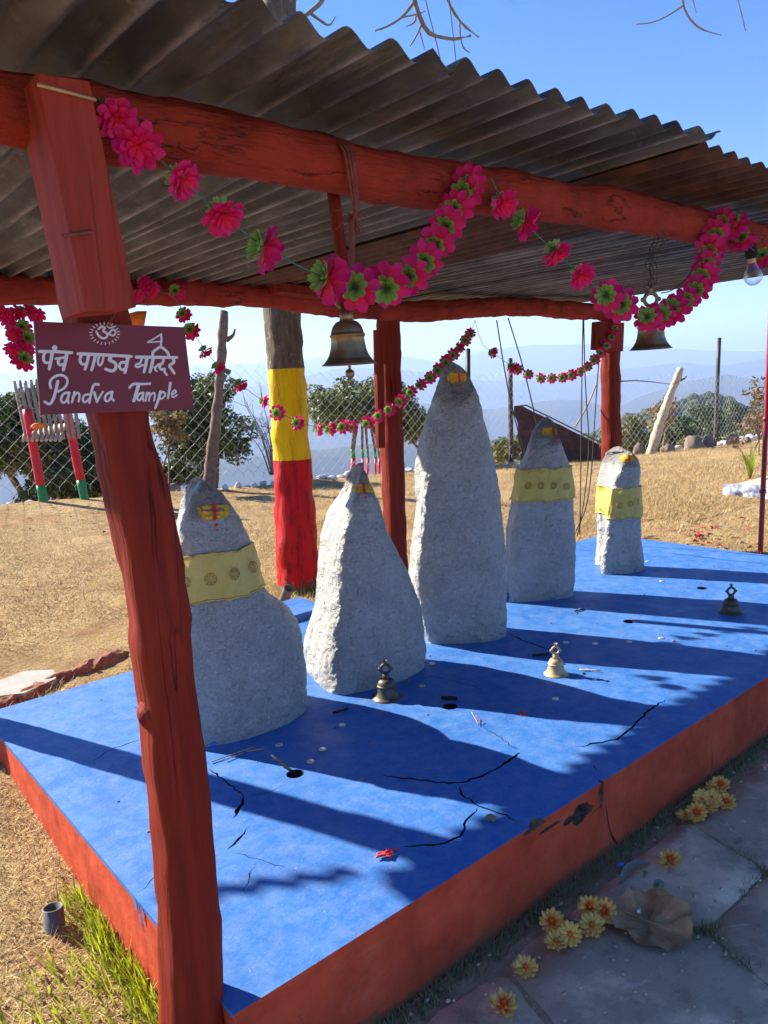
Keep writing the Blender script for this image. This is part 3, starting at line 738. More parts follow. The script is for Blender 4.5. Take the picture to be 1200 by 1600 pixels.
for s, a in (([(146, 255), (138, 310), (124, 376)], 22), ([(92, 258), (78, 300), (92, 334), (132, 328)], 18), ([(163, 224), (164, 226)], 34),
          ([(252, 262), (242, 320), (226, 382)], 22), ([(172, 302), (205, 298), (240, 292)], 16), ([(200, 298), (184, 330), (205, 352), (230, 338)], 18),
          ([(358, 272), (342, 312), (358, 345), (398, 338)], 18), ([(408, 272), (398, 330), (382, 378)], 20), ([(458, 276), (446, 330), (430, 384)], 20),
          ([(486, 280), (472, 322), (484, 356), (506, 338), (516, 284)], 15), ([(572, 286), (550, 312), (592, 324), (612, 352), (588, 398), (530, 376)], 20),
          ([(692, 290), (682, 350), (670, 402)], 22), ([(684, 330), (640, 326), (626, 360), (648, 388), (680, 366)], 17),
          ([(790, 298), (782, 338), (752, 340), (744, 358), (768, 366), (790, 348), (818, 350)], 14), ([(828, 296), (820, 350), (808, 398)], 20), ([(874, 296), (864, 350), (850, 398)], 20),
          ([(882, 366), (902, 356), (912, 340), (936, 342)], 14), ([(900, 352), (884, 384), (900, 392)], 12),
          ([(948, 296), (946, 330), (916, 356), (930, 386), (962, 370), (950, 392), (972, 418)], 16), ([(1016, 296), (1028, 330), (984, 350), (1006, 376), (1026, 408)], 18)): stroke(hin, s, a, a * .85)
hin.build('hindi_lettering', M['white'], sign, False)
tem = MB()
for s, a in (([(872, 290), (868, 255), (900, 232), (924, 215), (955, 232), (982, 262), (988, 290)], 16), ([(928, 214), (934, 165), (930, 126)], 13), ([(930, 126), (880, 158), (832, 184)], 9), ([(832, 184), (880, 182), (922, 178)], 8)): stroke(tem, s, a)
tem.build('temple_dome_drawing', M['white'], sign, False)
om = MB()
for s, a in (([(480, 88), (506, 66), (530, 80), (506, 104), (540, 114), (546, 142), (516, 160), (482, 140), (464, 106)], 13), ([(544, 134), (566, 104), (590, 88), (606, 112), (588, 140), (562, 128)], 11), ([(540, 66), (562, 84), (588, 70)], 8)): stroke(om, s, a)
for k in range(22):
    a = 2 * pi * k / 22 + .1; c_, s_ = cos(a), sin(a)
    stroke(om, [(525 + 92 * c_, 120 + 66 * s_), (525 + 108 * c_, 120 + 80 * s_)], 6)
om.build('om_symbol', M['white'], sign, False)
eng = MB(); eng2 = MB()
for s, a in (([(186, 466), (170, 540), (148, 612), (122, 634), (92, 612)], 19), ([(136, 512), (124, 470), (160, 428), (220, 416), (262, 452), (244, 510), (186, 540)], 16),
          ([(266, 546), (226, 550), (204, 600), (228, 626), (258, 594), (270, 548)], 15), ([(270, 548), (256, 590), (264, 622)], 15), ([(306, 544), (298, 580), (288, 616)], 15), ([(294, 584), (324, 542), (346, 556), (336, 612)], 14),
          ([(410, 560), (376, 562), (362, 600), (382, 622), (412, 590)], 14), ([(480, 488), (446, 482), (428, 540), (414, 620)], 16), ([(450, 546), (468, 614)], 17), ([(468, 614), (492, 570), (512, 540)], 13),
          ([(576, 540), (536, 556), (520, 596), (544, 614), (570, 586), (580, 542)], 15), ([(580, 542), (570, 580), (590, 606)], 15),
          ([(704, 510), (726, 482), (790, 486), (852, 482)], 16), ([(768, 490), (752, 550), (734, 606)], 22),
          ([(800, 546), (768, 556), (756, 592), (772, 608), (794, 580), (804, 548)], 13), ([(804, 548), (796, 584), (804, 606)], 13), ([(830, 546), (818, 606)], 13), ([(822, 572), (848, 542), (852, 560), (842, 606)], 12), ([(850, 570), (878, 542), (888, 560), (880, 606)], 12),
          ([(926, 540), (912, 600), (888, 658)], 17), ([(914, 568), (942, 536), (966, 556), (944, 590), (912, 592)], 13), ([(998, 476), (988, 540), (980, 588)], 15), ([(1010, 562), (1042, 544), (1030, 524), (1008, 548), (1006, 576), (1026, 582), (1046, 562)], 11)): stroke(eng if s[0][0] < 640 else eng2, s, a, a * .85)
eng.build('painted_word', M['white'], sign, False); eng2.build('painted_word', M['white'], sign, False)
a = PY(170, 510, YS - .004); c = PY(183, 484, 1.35); V, Fc = tube(smoothp([a, (a[0] + .003, YS - .012, a[2] + .012), c], 10), .0018, 6); mk('fixing_wire', V, Fc, M['rope'], sign)

# ================================================================== STONES
def px_xz(px, p0, n): 
    r = [on_plane(u, v, p0, n) for u, v in px]; r = [(q[2], q[0]) for q in r]; r.sort(); return np.array(r)
BULGE = {1: .042, 2: .022, 3: .020, 4: .020, 5: .03}
SET_BACK = {1: 0, 2: 0, 3: .19, 4: .19, 5: .13}
def make_stone(label, left, rid, right, yF, lF, yB, lB, seed, soft=2):
    A = px_xz(left, (0, yB, 0), (0, 1, lB)); sb = SET_BACK[seed]; Bm = px_xz(rid, (0, yF + sb, 0), (0, 1, -lF * (1 - sb))); Cm = px_xz(right, (0, yF + .02, 0), (0, 1, -lF))
    zt = max(Bm[-1, 0], Cm[-1, 0]); NZ, NA = 190, 170
    for q in (A, Bm, Cm): q[:, 0] *= zt / q[-1, 0]
    def width_table(px, p0, n_):
        r = sorted((on_plane(u, v, p0, n_)[2], u) for u, v in px); r = np.array(r); r[:, 0] *= zt / r[-1, 0]; return r
    UL = width_table(left, (0, yB, 0), (0, 1, lB)); UR = width_table(right, (0, yF + .02, 0), (0, 1, -lF))
    def ring(z, off=0.0, bump=1.0):
        xl = np.interp(z, A[:, 0], A[:, 1]); xf = np.interp(z, Bm[:, 0], Bm[:, 1]); xr = np.interp(z, Cm[:, 0], Cm[:, 1])
        yf = yF + lF * z; yb = max(yB - lB * z, yf + .03)
        xr = max(xr, xf + .02)
        sb_ = sb * max(0, 1 - z / zt) ** .6
        P = [np.array([xf, yf + sb_]), np.array([xf * .62 + xr * .38, yf + sb_ * .5 - BULGE[seed] - .05 * (xr - xf)]), np.array([xf * .3 + xr * .7, yf + sb_ * .15 - BULGE[seed] * .75 - .05 * (xr - xf)]), np.array([xr, yf + .02]), np.array([xr + .0, yf * .55 + yb * .45]), np.array([xr * .75 + xl * .25, yb - .02]), np.array([xl * .8 + xr * .2, yb]), np.array([xl, yb * .6 + yf * .4])]
        P = np.array(P)
        for it in range(3):
            q = []
            for i in range(len(P)):
                a, b = P[i], P[(i + 1) % len(P)]; k = .25 if it else .22
                q += [a * (1 - k) + b * k, a * k + b * (1 - k)]
            P = np.array(q)
        P = resamp(np.vstack([P, P[:1]]), NA + 1)[:-1]
        # keep the measured width of the stone at this height after the corners were rounded
        r2 = RW[0, :2]; cc = np.array([RW @ (np.array([p[0], p[1], z]) - CAM) for p in P]); uu = CX + F_PX * cc[:, 0] / cc[:, 2]
        tl_, tr_ = np.interp(z, UL[:, 0], UL[:, 1]), np.interp(z, UR[:, 0], UR[:, 1]); un = tl_ + (uu - uu.min()) / (uu.max() - uu.min()) * (tr_ - tl_)
        P = P + r2[None, :] * ((un - uu) * cc[:, 2] / F_PX)[:, None]
        # rounded shoulders near the tip
        c = P.mean(0); th = max(0, (z - (zt - .05)) / .05)
        P = c + (P - c) * math.sqrt(max(0.0, 1 - (th * .97) ** 2)) if th > 0 else P
        out = []
        for i in range(NA):
            t = P[(i + 1) % NA] - P[i - 1]; nn = np.array([t[1], -t[0]]); nn /= np.linalg.norm(nn) + 1e-9
            q = Vector((P[i][0], P[i][1], z))
            d = .010 * noise.fractal(q * 4.0 + Vector((seed, 0, 0)), 1.0, 2.0, 3) + .0042 * noise.fractal(q * 15 + Vector((seed, 3, 0)), .85, 2.1, 4) + .0022 * noise.fractal(Vector((q.x, q.y, q.z * .75)) * 34 + Vector((0, 0, seed)), .75, 2.1, 4)
            p = P[i] + nn * (d * bump * (.6 if th > 0 else 1) + off); out.append((p[0], p[1], z))
        return out
    zs = list(np.linspace(-.01, zt - .002, NZ)); V = []
    for z in zs: V += ring(z)
    Fc = [(j * NA + i, j * NA + (i + 1) % NA, (j + 1) * NA + (i + 1) % NA, (j + 1) * NA + i) for j in range(NZ - 1) for i in range(NA)]
    top = np.mean(V[-NA:], axis=0) + np.array([0, 0, .004]); V.append(tuple(top)); k = len(V) - 1
    Fc += [((NZ - 1) * NA + i, (NZ - 1) * NA + (i + 1) % NA, k) for i in range(NA)]
    c = np.mean(V[:NA], axis=0); t = thing('standing_stone', label, 'stone', (c[0], c[1], 0))
    mk('rock', V, Fc, M['stone'], t)
    bvh = BVHTree.FromPolygons([Vector(p) for p in V], Fc)
    return t, ring, bvh
def hit(bvh, u, v, lift):
    d = Vector(ray(u, v)).normalized(); loc, nn, i, dist = bvh.ray_cast(Vector(CAM), d)
    if loc is None: return None
    if nn.dot(d) > 0: nn = -nn
    return np.array(loc + nn * lift)
def paint(bvh, parent, name, strokes, mat, lift=.003):
    mb = MB()
    for px, w in strokes:
        pts = resamp(px, max(5, int(np.linalg.norm(np.diff(np.array(px, float), axis=0), axis=1).sum() / 2.0) + 2)); m = len(pts); rows = []
        for i, p in enumerate(pts):
            t = pts[min(i + 1, m - 1)] - pts[max(i - 1, 0)]; t = t / (np.linalg.norm(t) + 1e-9); nn = np.array([-t[1], t[0]])
            ww = w / 2 * (1 + .7 * noise.noise((p[0] * .45, p[1] * .45, 2))) * (.6 if i in (0, m - 1) else 1)
            r = [hit(bvh, *(p + nn * ww * s), lift) for s in (-1, -.5, 0, .5, 1)]
            rows.append(r)
        V = []; idx = {}
        for i, r in enumerate(rows):
            for j, q in enumerate(r):
                if q is not None: idx[(i, j)] = len(V); V.append(q)
        Fc = [tuple(idx[k] for k in ((i, j), (i, j + 1), (i + 1, j + 1), (i + 1, j))) for i in range(m - 1) for j in range(4) if all(k in idx for k in ((i, j), (i, j + 1), (i + 1, j + 1), (i + 1, j)))]
        mb.add(V, Fc)
    if mb.v: mb.build(name, mat, parent)
def blob_px(u, v, r): return ([(u, v - r), (u, v + r)], 1.7 * r)
def tilak(s, u, v, k, dx=0, patch=False):
    t, ring, bvh = s; rr = random.Random(int(u)); J = lambda: rr.uniform(-.16, .16) * k
    y = [([(u - 1.5 * k, v - .6 * k), (u + 1.5 * k, v - .75 * k)], .42 * k), ([(u - 1.7 * k, v), (u + 1.7 * k, v - .1 * k)], .42 * k), ([(u - 1.4 * k, v + .65 * k), (u + 1.45 * k, v + .5 * k)], .42 * k), ([(u - 1.65 * k, v - .5 * k), (u - 1.75 * k, v), (u - 1.4 * k, v + .6 * k)], .4 * k), ([(u + 1.5 * k, v - .7 * k), (u + 1.75 * k, v - .1 * k), (u + 1.5 * k, v + .5 * k)], .4 * k)]
    if patch: y += [([(u - 1.4 * k, v - .3 * k), (u + 1.4 * k, v - .4 * k)], .5 * k), ([(u - 1.3 * k, v + .35 * k), (u + 1.4 * k, v + .2 * k)], .5 * k)]
    y = [([(a + J(), b + J()) for a, b in px], w_ * rr.uniform(.75, 1.3)) for px, w_ in y]
    paint(bvh, t, 'forehead_mark', y, M['tilak_y'], .0035)
    paint(bvh, t, 'red_mark', [([(u - .05 * k + dx, v - 1.05 * k), (u + .12 * k + dx, v + .9 * k)], .42 * k), blob_px(u + .3 * k + dx, v + 1.45 * k, .2 * k), blob_px(u + .4 * k + dx, v + 2.1 * k, .12 * k)], M['tilak_r'], .006)
s1 = make_stone('broad silver stone with wide base nearest the front post, wearing a yellow cloth',
    [(305, 750), (296, 757), (287, 772), (279, 795), (274, 822), (271, 855), (266, 900), (256, 950), (250, 1010), (250, 1060), (252, 1110)],
    [(312, 749), (305, 772), (297, 805), (292, 830), (286, 870), (284, 930), (290, 1000), (298, 1100), (306, 1180)],
    [(316, 748), (326, 751), (349, 769), (374, 806), (391, 844), (405, 881), (411, 915), (422, 930), (436, 939), (452, 953), (465, 971), (473, 1007), (478, 1050), (480, 1094), (479, 1118)], 2.44, .12, 3.02, .28, 1)
s2 = make_stone('sharp pointed silver stone with a lit left face, no cloth, brass bell at its foot',
    [(560, 727), (550, 733), (540, 757), (534, 770), (512, 805), (502, 840), (499, 875), (498, 905), (494, 940), (487, 965), (477, 997), (474, 1015), (474, 1032)],
    [(565, 727), (555, 750), (552, 780), (543, 840), (538, 895), (537, 970), (536, 1085)],
    [(568, 727), (577, 742), (586, 770), (595, 790), (605, 827), (620, 855), (632, 880), (645, 915), (655, 945), (662, 977), (665, 1010), (664, 1040)], 2.42, .12, 2.86, .16, 2)
s3 = make_stone('tallest silver stone, in the middle of the row, soot-dark tip, no cloth',
    [(700, 567), (692, 573), (683, 600), (668, 645), (655, 684), (651, 714), (649, 750), (646, 810), (641, 864), (637, 900), (640, 945), (652, 985)],
    [(704, 567), (694, 600), (680, 645), (669, 690), (663, 760), (660, 830), (658, 900), (662, 950), (676, 1003)],
    [(714, 567), (722, 573), (734, 594), (746, 621), (755, 654), (767, 690), (774, 726), (780, 765), (786, 810), (791, 855), (792, 900), (791, 945), (790, 984)], 2.42, .10, 2.88, .12, 3)
s4 = make_stone('silver stone between the tallest and the shortest, yellow cloth with gold discs round it',
    [(849, 653), (843, 657), (834, 672), (827, 690), (815, 720), (807, 738), (802, 774), (795, 804), (791, 828), (791, 870), (791, 930)],
    [(852, 653), (841, 676), (827, 705), (815, 740), (808, 790), (802, 840), (800, 890), (802, 941)],
    [(859, 653), (864, 656), (872, 675), (879, 702), (887, 720), (891, 735), (896, 780), (899, 840), (900, 885), (898, 930)], 2.58, .10, 2.94, .12, 4)
s5 = make_stone('shortest round-topped silver stone at the far end of the row',
    [(962, 701), (955, 703), (947, 713), (940, 726), (936, 743), (934, 764), (934, 785), (933, 815), (931, 852), (928, 888)],
    [(968, 701), (954, 720), (945, 755), (942, 800), (940, 850), (940, 901)],
    [(976, 701), (983, 703), (991, 708), (997, 716), (1000, 728), (1000, 755), (1002, 827), (1003, 845), (1007, 867), (1008, 892)], 2.60, .06, 2.92, .06, 5)
for st, px in ((s4, [([(862, 936), (872, 939)], 5)]), (s1, [([(328, 1164), (338, 1160)], 6)]), (s5, [([(991, 889), (994, 891)], 3)]), (s2, [([(610, 1064), (616, 1062)], 3)])): paint(st[2], st[0], 'blue_smear', px, M['blue'], .003)
tilak(s1, 334, 801, 13); tilak(s2, 568, 764, 9); tilak(s3, 714, 591, 8, 4, True); tilak(s4, 860, 675, 7, 5, True); tilak(s5, 981, 717, 6, 2, True)
# cloths wrapped round three stones
def cloth(s, px_top, px_bot, yF, lF, label, motifs, seed, full=True):
    t, ring, bvh = s
    z1 = on_plane(*px_top, (0, yF, 0), (0, 1, -lF))[2]; z0 = on_plane(*px_bot, (0, yF, 0), (0, 1, -lF))[2]
    n = 16; V = []; R0 = [np.array(ring(z0 + (z1 - z0) * j / n, 0, .92)) for j in range(n + 1)]; NA = len(R0[0])
    # a cloth bridges hollows: take the fuller of neighbouring rings
    for j in range(n + 1):
        f = j / n; c = R0[j].mean(0)
        for i in range(NA):
            p = R0[j][i]; d = p - c; d[2] = 0; L = np.linalg.norm(d); d /= L
            a = 2 * pi * i / NA
            fold = .007 * noise.noise((cos(a) * 5, sin(a) * 5, f * 1.6 + seed)) + .003 * noise.noise((cos(a) * 17 + f * 2, sin(a) * 17, seed))
            q = p + d * (.0085 + max(-.004, fold) * (1.1 - .5 * f)); q[2] += .012 * noise.noise((cos(a) * 2.5, sin(a) * 2.5, seed + 9)) + .006 * noise.noise((cos(a) * 9, sin(a) * 9, seed + 3 + f)); V.append(q)
    Fc = [(j * NA + i, j * NA + (i + 1) % NA, (j + 1) * NA + (i + 1) % NA, (j + 1) * NA + i) for j in range(n) for i in range(NA)]
    c = np.mean(V, axis=0); T = thing('wrapped_cloth', label, 'cloth', (c[0], c[1], min(p[2] for p in V)))
    mk('fabric', V, Fc, M['cloth'], T)
    for j in (0, n):
        path = [V[j * NA + i] for i in range(NA)] + [V[j * NA]]
        Vt, Ft = tube([np.asarray(p) for p in path], .0045, 6, 0, 6, False); mk('gold_border', Vt, Ft, M['gold'], T)
    b2 = BVHTree.FromPolygons([Vector(p) for p in V], Fc)
    for u, v, r in motifs:
        o = hit(b2, u, v, 0.0)
        if o is None: continue
        mb = MB(); d = Vector(ray(u, v)).normalized(); loc, nn, _, _ = b2.ray_cast(Vector(CAM), d)
        if nn.dot(d) > 0: nn = -nn
        a = nn.cross(Vector((0, 0, 1))).normalized(); e = a.cross(nn)
        for k in range(8):
            th = 2 * pi * k / 8; q = [Vector(o) + nn * .002 + (a * cos(th + dt) + e * sin(th + dt)) * rr * r for dt, rr in ((0, .15), (-.28, .75), (0, 1), (.28, .75))]
            q = [p + nn * .003 * (i > 0) for i, p in enumerate(q)]; mb.add(q, [(0, 1, 2, 3)])
        rv, rf = ring_mesh(r * .98, r * .07, (0, 0, 0), 'y', 20, 6); rv = [Vector(o) + a * p[0] + nn * (p[1] + .003) + e * p[2] for p in rv]; mb.add(rv, rf)
        mb.build('gold_disc', M['motif'], T)
    return T
cloth(s1, (340, 860), (350, 930), 2.44, .12, 'pale yellow cloth band with gold discs on the broad front stone', [(288, 911, .022), (329, 905, .022), (366, 897, .022), (395, 886, .021)], 1)
cloth(s4, (845, 738), (850, 787), 2.58, .10, 'yellow cloth band wrapped on the stone right of the tallest', [(825, 759, .019), (845, 759, .019), (865, 759, .019), (885, 760, .019)], 2)
cloth(s5, (975, 765), (975, 811), 2.60, .06, 'yellow cloth band tied round the shortest stone at the far end', [(968, 790, .019), (985, 787, .019), (997, 784, .019)], 3)

# ================================================================== BELLS
def bell_body(R, H):
    k = R
    prof = [(.02 * k, H), (.30 * k, H), (.40 * k, H * .97), (.52 * k, H * .88), (.585 * k, H * .76), (.60 * k, H * .70), (.645 * k, H * .69), (.655 * k, H * .665), (.62 * k, H * .64), (.60 * k, H * .62), (.615 * k, H * .50), (.65 * k, H * .36), (.71 * k, H * .24), (.79 * k, H * .15), (.80 * k, H * .135), (.815 * k, H * .13), (.90 * k, H * .06), (1.0 * k, H * .01), (1.0 * k, 0), (.94 * k, 0), (.80 * k, H * .1), (.60 * k, H * .3), (.55 * k, H * .6), (.45 * k, H * .8), (.02 * k, H * .9)]
    return prof
def bell(name, label, loc, R, H, mat, hanging, cat='bell', group=None, tip=None):
    t = thing(name, label, cat, loc, group); o = np.asarray(loc, float)
    V, Fc = lathe(bell_body(R, H), 40, o); mk('bell_body', V, Fc, mat, t)
    V, Fc = lathe([(.02 * R, H * .98), (.26 * R, H * .98), (.24 * R, H * 1.12), (.21 * R, H * 1.3), (.03 * R, H * 1.32)], 20, o); mk('neck', V, Fc, mat, t)
    V, Fc = ring_mesh(.30 * R, .095 * R, o + np.array([0, 0, H * 1.3 + .28 * R]), 'y', 24, 8)
    a = radians(-39); V = [(o[0] + (p[0] - o[0]) * cos(a) - (p[1] - o[1]) * sin(a), o[1] + (p[0] - o[0]) * sin(a) + (p[1] - o[1]) * cos(a), p[2]) for p in V]
    mb = MB().add(V, Fc); cc = o + np.array([0, 0, H * 1.3 + .28 * R]); ax = np.array([cos(a), sin(a), 0])
    for s in (-1, 1): 
        bv, bf = rock_mesh(cc + ax * s * .38 * R, .11 * R, .11 * R, .11 * R, 1, 2, 0.02, 1.0); mb.add(bv, bf)
    bv, bf = lathe([(.08 * R, .3 * R), (.1 * R, .42 * R), (.085 * R, .56 * R), (.01, .58 * R)], 12, cc); mb.add(bv, bf)
    mb.build('hanging_loop', mat, t)
    if hanging:
        mb = MB(); pv, pf = tube(resamp([o + (0, 0, H * .5), o + (0, 0, -.18 * R)], 4), .05 * R, 8); mb.add(pv, pf)
        pv, pf = rock_mesh(o + np.array([0, 0, -.32 * R]), .17 * R, .17 * R, .17 * R, 1, 2, .03, 1.0); mb.add(pv, pf)
        pv, pf = tube(resamp([o + (0, 0, -.46 * R), o + (0, 0, -.68 * R)], 3), .05 * R, 8); mb.add(pv, pf)
        mb.build('clapper', mat, t)
    return t
ba = PY(546, 570, YF - .02); bell('hanging_bell', 'brass bell hanging on rope below the front beam, in front of the yellow trunk', ba, .057, .088, M['brass'], True)
bb_ = PY(1017, 546, YF - .02); bell('hanging_bell', 'brass bell hanging from tangled wire near the bulb', bb_, .062, .098, M['brass'], False)
pz = PZ(605, 1090); bell('standing_bell', 'dull bell standing on the platform at the foot of the pointed stone', (pz[0], pz[1], .001), .062, .080, M['brass_dark'], False)
pz = PZ(869, 1053); bell('standing_bell', 'pale sunlit bell standing on the blue platform', (pz[0], pz[1], .001), .052, .068, M['brass_pale'], False)
pz = PZ(1142, 957); bell('standing_bell', 'dark stubby bell near the right end of the platform', (pz[0], pz[1], .001), .062, .072, M['brass_dark'], False)
# rope and wires that hold them
def wire(name, label, cat, pts, r, mat, n=24, it=2, seg=6):
    p = smoothp(pts, n, it); t = thing(name, label, cat, p[0]); V, Fc = tube(p, r, seg); mk('strand', V, Fc, mat, t); return t
top = PY(550, 262, YF - .07); kn = PY(550, 338, YF - .03); lo = PY(546, 478, YF - .02)
rp = thing('bell_rope', 'red-brown rope tied over the front beam holding the bell', 'rope', lo)
for k, (dx, dy) in enumerate(((-.010, 0), (-.004, -.004), (.004, -.003), (.011, 0))):
    pts = [(top[0] + dx * 1.2, YF + .03, ZB + .065), (top[0] + dx, YF - .06 + dy, ZB + .02), (top[0] + dx * .9, YF - .068 + dy, ZB - .03), (kn[0] + dx * .35, YF - .045 + dy, kn[2]), (kn[0], YF - .03, kn[2] - .01)]
    V, Fc = tube(smoothp(pts, 20), .0028, 6); mk('strand', V, Fc, M['rope'], rp)
V, Fc = tube(smoothp([kn, (kn + lo) / 2 + (.002, 0, 0), lo], 14), .0065, 8, .001, 40); mk('strand', V, Fc, M['rope'], rp)
mb = MB()
for k in range(26):
    d = np.array([random.gauss(0, 1), random.gauss(0, .6), random.gauss(-.9, .7)]); d = d / np.linalg.norm(d) * random.uniform(.015, .045)
    V, Fc = tube(smoothp([kn, kn + d * .5 + (0, 0, .006), kn + d], 6), .0011, 4); mb.add(V, Fc)
mb.build('frayed_knot', M['rope'], rp)
# thin batten beside the rope
q0 = PY(520, 300, YF + .06); q1 = PY(541, 455, YF + .09)
V, Fc = tube(resamp([q0, q1], 10), .011, 8, .001, 20, True, 5); tb = thing('hanging_batten', 'thin red wooden batten hanging beside the bell rope', 'batten', q1); mk('batten_wood', V, Fc, M['redwood'], tb)
# wire tangle of the second bell
tw = thing('wire_tangle', 'rusty wire tangle holding the bell near the bulb', 'wire', bb_ + (0, 0, .12))
a = PY(1025, 395, YF - .01); mb = MB(); p = np.array([a[0], YF - .01, ZB - .05]); e = bb_ + (0, 0, .17)
for k in range(5):
    pts = [p + (random.gauss(0, .012), random.gauss(0, .01), .02)]
    for j in range(1, 9):
        f = j / 9; pts.append(p + (e - p) * f + np.array([random.gauss(0, .020), random.gauss(0, .014), random.gauss(0, .012)]))
    pts.append(e); V, Fc = tube(smoothp(pts, 40), .0013, 5); mb.add(V, Fc)
mb.build('strand', M['ironwire'], tw)
wire('electric_wire', 'thin dark wire sagging from the bell to the bulb', 'wire', [PY(1033, 458, YF - .02), PY(1050, 455, YF - .03), PY(1075, 435, YF - .05), PY(1098, 395, YF - .07), PY(1103, 372, YF - .065)], .0016, M['ironwire'])
# light bulb
lb = PY(1177, 432, YF - .07); lt = thing('light_bulb', 'clear unlit glass bulb in a black holder under the front beam', 'bulb', lb)
n = NT('bulb_glass'); tr = n.new('BsdfTransparent'); gl = n.new('BsdfGlossy'); gl.inputs['Roughness'].default_value = .03; lw = n.new('LayerWeight'); lw.inputs[0].default_value = .35
tr.inputs[0].default_value = (.90, .92, .95, 1); mx = n.new('MixShader'); n.l.new(lw.outputs['Facing'], mx.inputs[0]); n.l.new(tr.outputs[0], mx.inputs[1]); n.l.new(gl.outputs[0], mx.inputs[2]); n.l.new(mx.outputs[0], n.n['Material Output'].inputs[0]); M['glass'] = n.m
tiltq = Quaternion((0, 1, 0), radians(-14))
def tl(V, c): return [tuple(Vector(c) + tiltq @ (Vector(p) - Vector(c))) for p in V]
R = .030
V, Fc = lathe([(.001, -R), (R * .5, -R * .87), (R * .87, -R * .5), (R, 0), (R * .93, R * .4), (R * .72, R * .85), (R * .5, R * 1.25), (R * .42, R * 1.6)], 28, lb); mk('glass_bulb', tl(V, lb), Fc, M['glass'], lt)
V, Fc = lathe([(R * .44, R * 1.5), (R * .46, R * 1.62), (R * .41, R * 1.72), (R * .46, R * 1.84), (R * .41, R * 1.94), (R * .46, R * 2.05)], 20, lb); mk('screw_cap', tl(V, lb), Fc, M['brass_pale'], lt)
V, Fc = lathe([(R * .55, R * 2.0), (R * .66, R * 2.4), (R * .6, R * 3.3), (R * .45, R * 3.6), (.001, R * 3.65)], 20, lb); mk('holder', tl(V, lb), Fc, M['blackhole'], lt)

# ================================================================== GARLANDS
def petal_mesh(nn, r0, r1, wid, cup, wave=.0):
    V = []; Fc = []
    for k in range(nn):
        a = 2 * pi * k / nn; b = len(V)
        rows = [(r0, .75), (r0 + (r1 - r0) * .45, 1.08), (r0 + (r1 - r0) * .8, .98), (r1, .40)]
        for i, (r, wf) in enumerate(rows):
            for s in (-1, 0, 1):
                an = a + s * wf * wid; z = cup * (r / r1) ** 1.5 + (.004 if s == 0 else 0) * (i > 0) + wave * ((k % 2) - .5)
                V.append((r * cos(an), r * sin(an), z))
        for i in range(3):
            for s in range(2): Fc.append((b + i * 3 + s, b + i * 3 + s + 1, b + (i + 1) * 3 + s + 1, b + (i + 1) * 3 + s))
    return V, Fc
def tmpl(name, V, Fc, mat):
    me = bpy.data.meshes.new(name); me.from_pydata([tuple(p) for p in V], [], Fc); me.materials.append(mat)
    me.polygons.foreach_set('use_smooth', [True] * len(me.polygons)); me.update(); return me
fl = MB(); fl.add(*petal_mesh(9, .0015, .049, .34, .010, .005)); v2, f2 = petal_mesh(8, .0015, .036, .36, .016, .003); fl.add([(x, y, z + .003) for x, y, z in v2], f2); v2, f2 = petal_mesh(7, .0015, .024, .40, .018, .003); fl.add([(x, y, z + .006) for x, y, z in v2], f2)
ME_PETALS = []
for k in range(6):
    q = []
    for x, y, z in fl.v:
        r_ = math.hypot(x, y); e = r_ / .049
        q.append((x * (1 + .10 * noise.noise((x * 40, y * 40, k * 5)) * e), y * (1 + .10 * noise.noise((x * 40, y * 40, k * 5 + 2)) * e), z + .020 * e * noise.noise((x * 38, y * 38, k * 9)) + .011 * e * e * noise.noise((x * 110, y * 110, k))))
    ME_PETALS.append(tmpl('flower', q, fl.f, M['petal']))
cl = MB()
for r1, cup, dz, nn in ((.030, -.018, -.002, 8), (.022, -.021, -.003, 7)):
    v2, f2 = petal_mesh(nn, .0012, r1, .36, cup, .003); cl.add([(x, y, z + dz) for x, y, z in v2], f2)
ME_CALYX = tmpl('calyx', cl.v, cl.f, M['calyx'])
def garland(name, label, stringpx, flowers, y, size=1.0, ypts=None, group='magenta plastic flower garlands'):
    """flowers: (u, v, mode) along the string; mode 0 axis follows string, +1 face turned to the open side, -1 calyx towards us"""
    pts = [PY(u, v, y if ypts is None else y) for u, v in stringpx]; sm = smoothp(pts, 80, 2)
    t = thing(name, label, 'garland', sm[0], group)
    V, Fc = tube(sm, .0016, 5); mk('string', V, Fc, M['string'], t)
    for k, (u, v, mode) in enumerate(flowers):
        p = PY(u, v, y); i = int(np.argmin(np.linalg.norm(sm - p, axis=1))); tn = sm[min(i + 1, 79)] - sm[max(i - 1, 0)]; tn = Vector(tn).normalized()
        view = Vector(CAM - p).normalized()
        ax = tn * (1.0 if mode >= 0 else .55)
        if mode == 1: ax = tn * .7 + view * .85
        if mode == -1: ax = tn * .50 - view * .9
        ax = (ax + Vector((random.gauss(0, .16), random.gauss(0, .16), random.gauss(0, .16)))).normalized()
        q = ax.to_track_quat('Z', 'Y') @ Quaternion((0, 0, 1), random.uniform(0, 6.28))
        o = link('flower', random.choice(ME_PETALS), t); o.location = Vector(p) - Vector(t.location); o.rotation_mode = 'QUATERNION'; o.rotation_quaternion = q
        s = size * random.uniform(.80, 1.02) * (.84 if mode == 1 else 1.0); o.scale = (s, s, s)
        c = link('calyx', ME_CALYX, o); c.location = (0, 0, -.006); 
    return t
fl1 = [(180, 184, 1), (215, 226, 1), (283, 281, 1), (348, 336, 1), (413, 388, 0), (512, 436, 0), (556, 449, -1), (604, 447, -1), (641, 430, -1), (664, 407, -1), (682, 380, -1), (697, 352, -1), (711, 326, -1), (725, 300, -1), (732, 286, -1)]
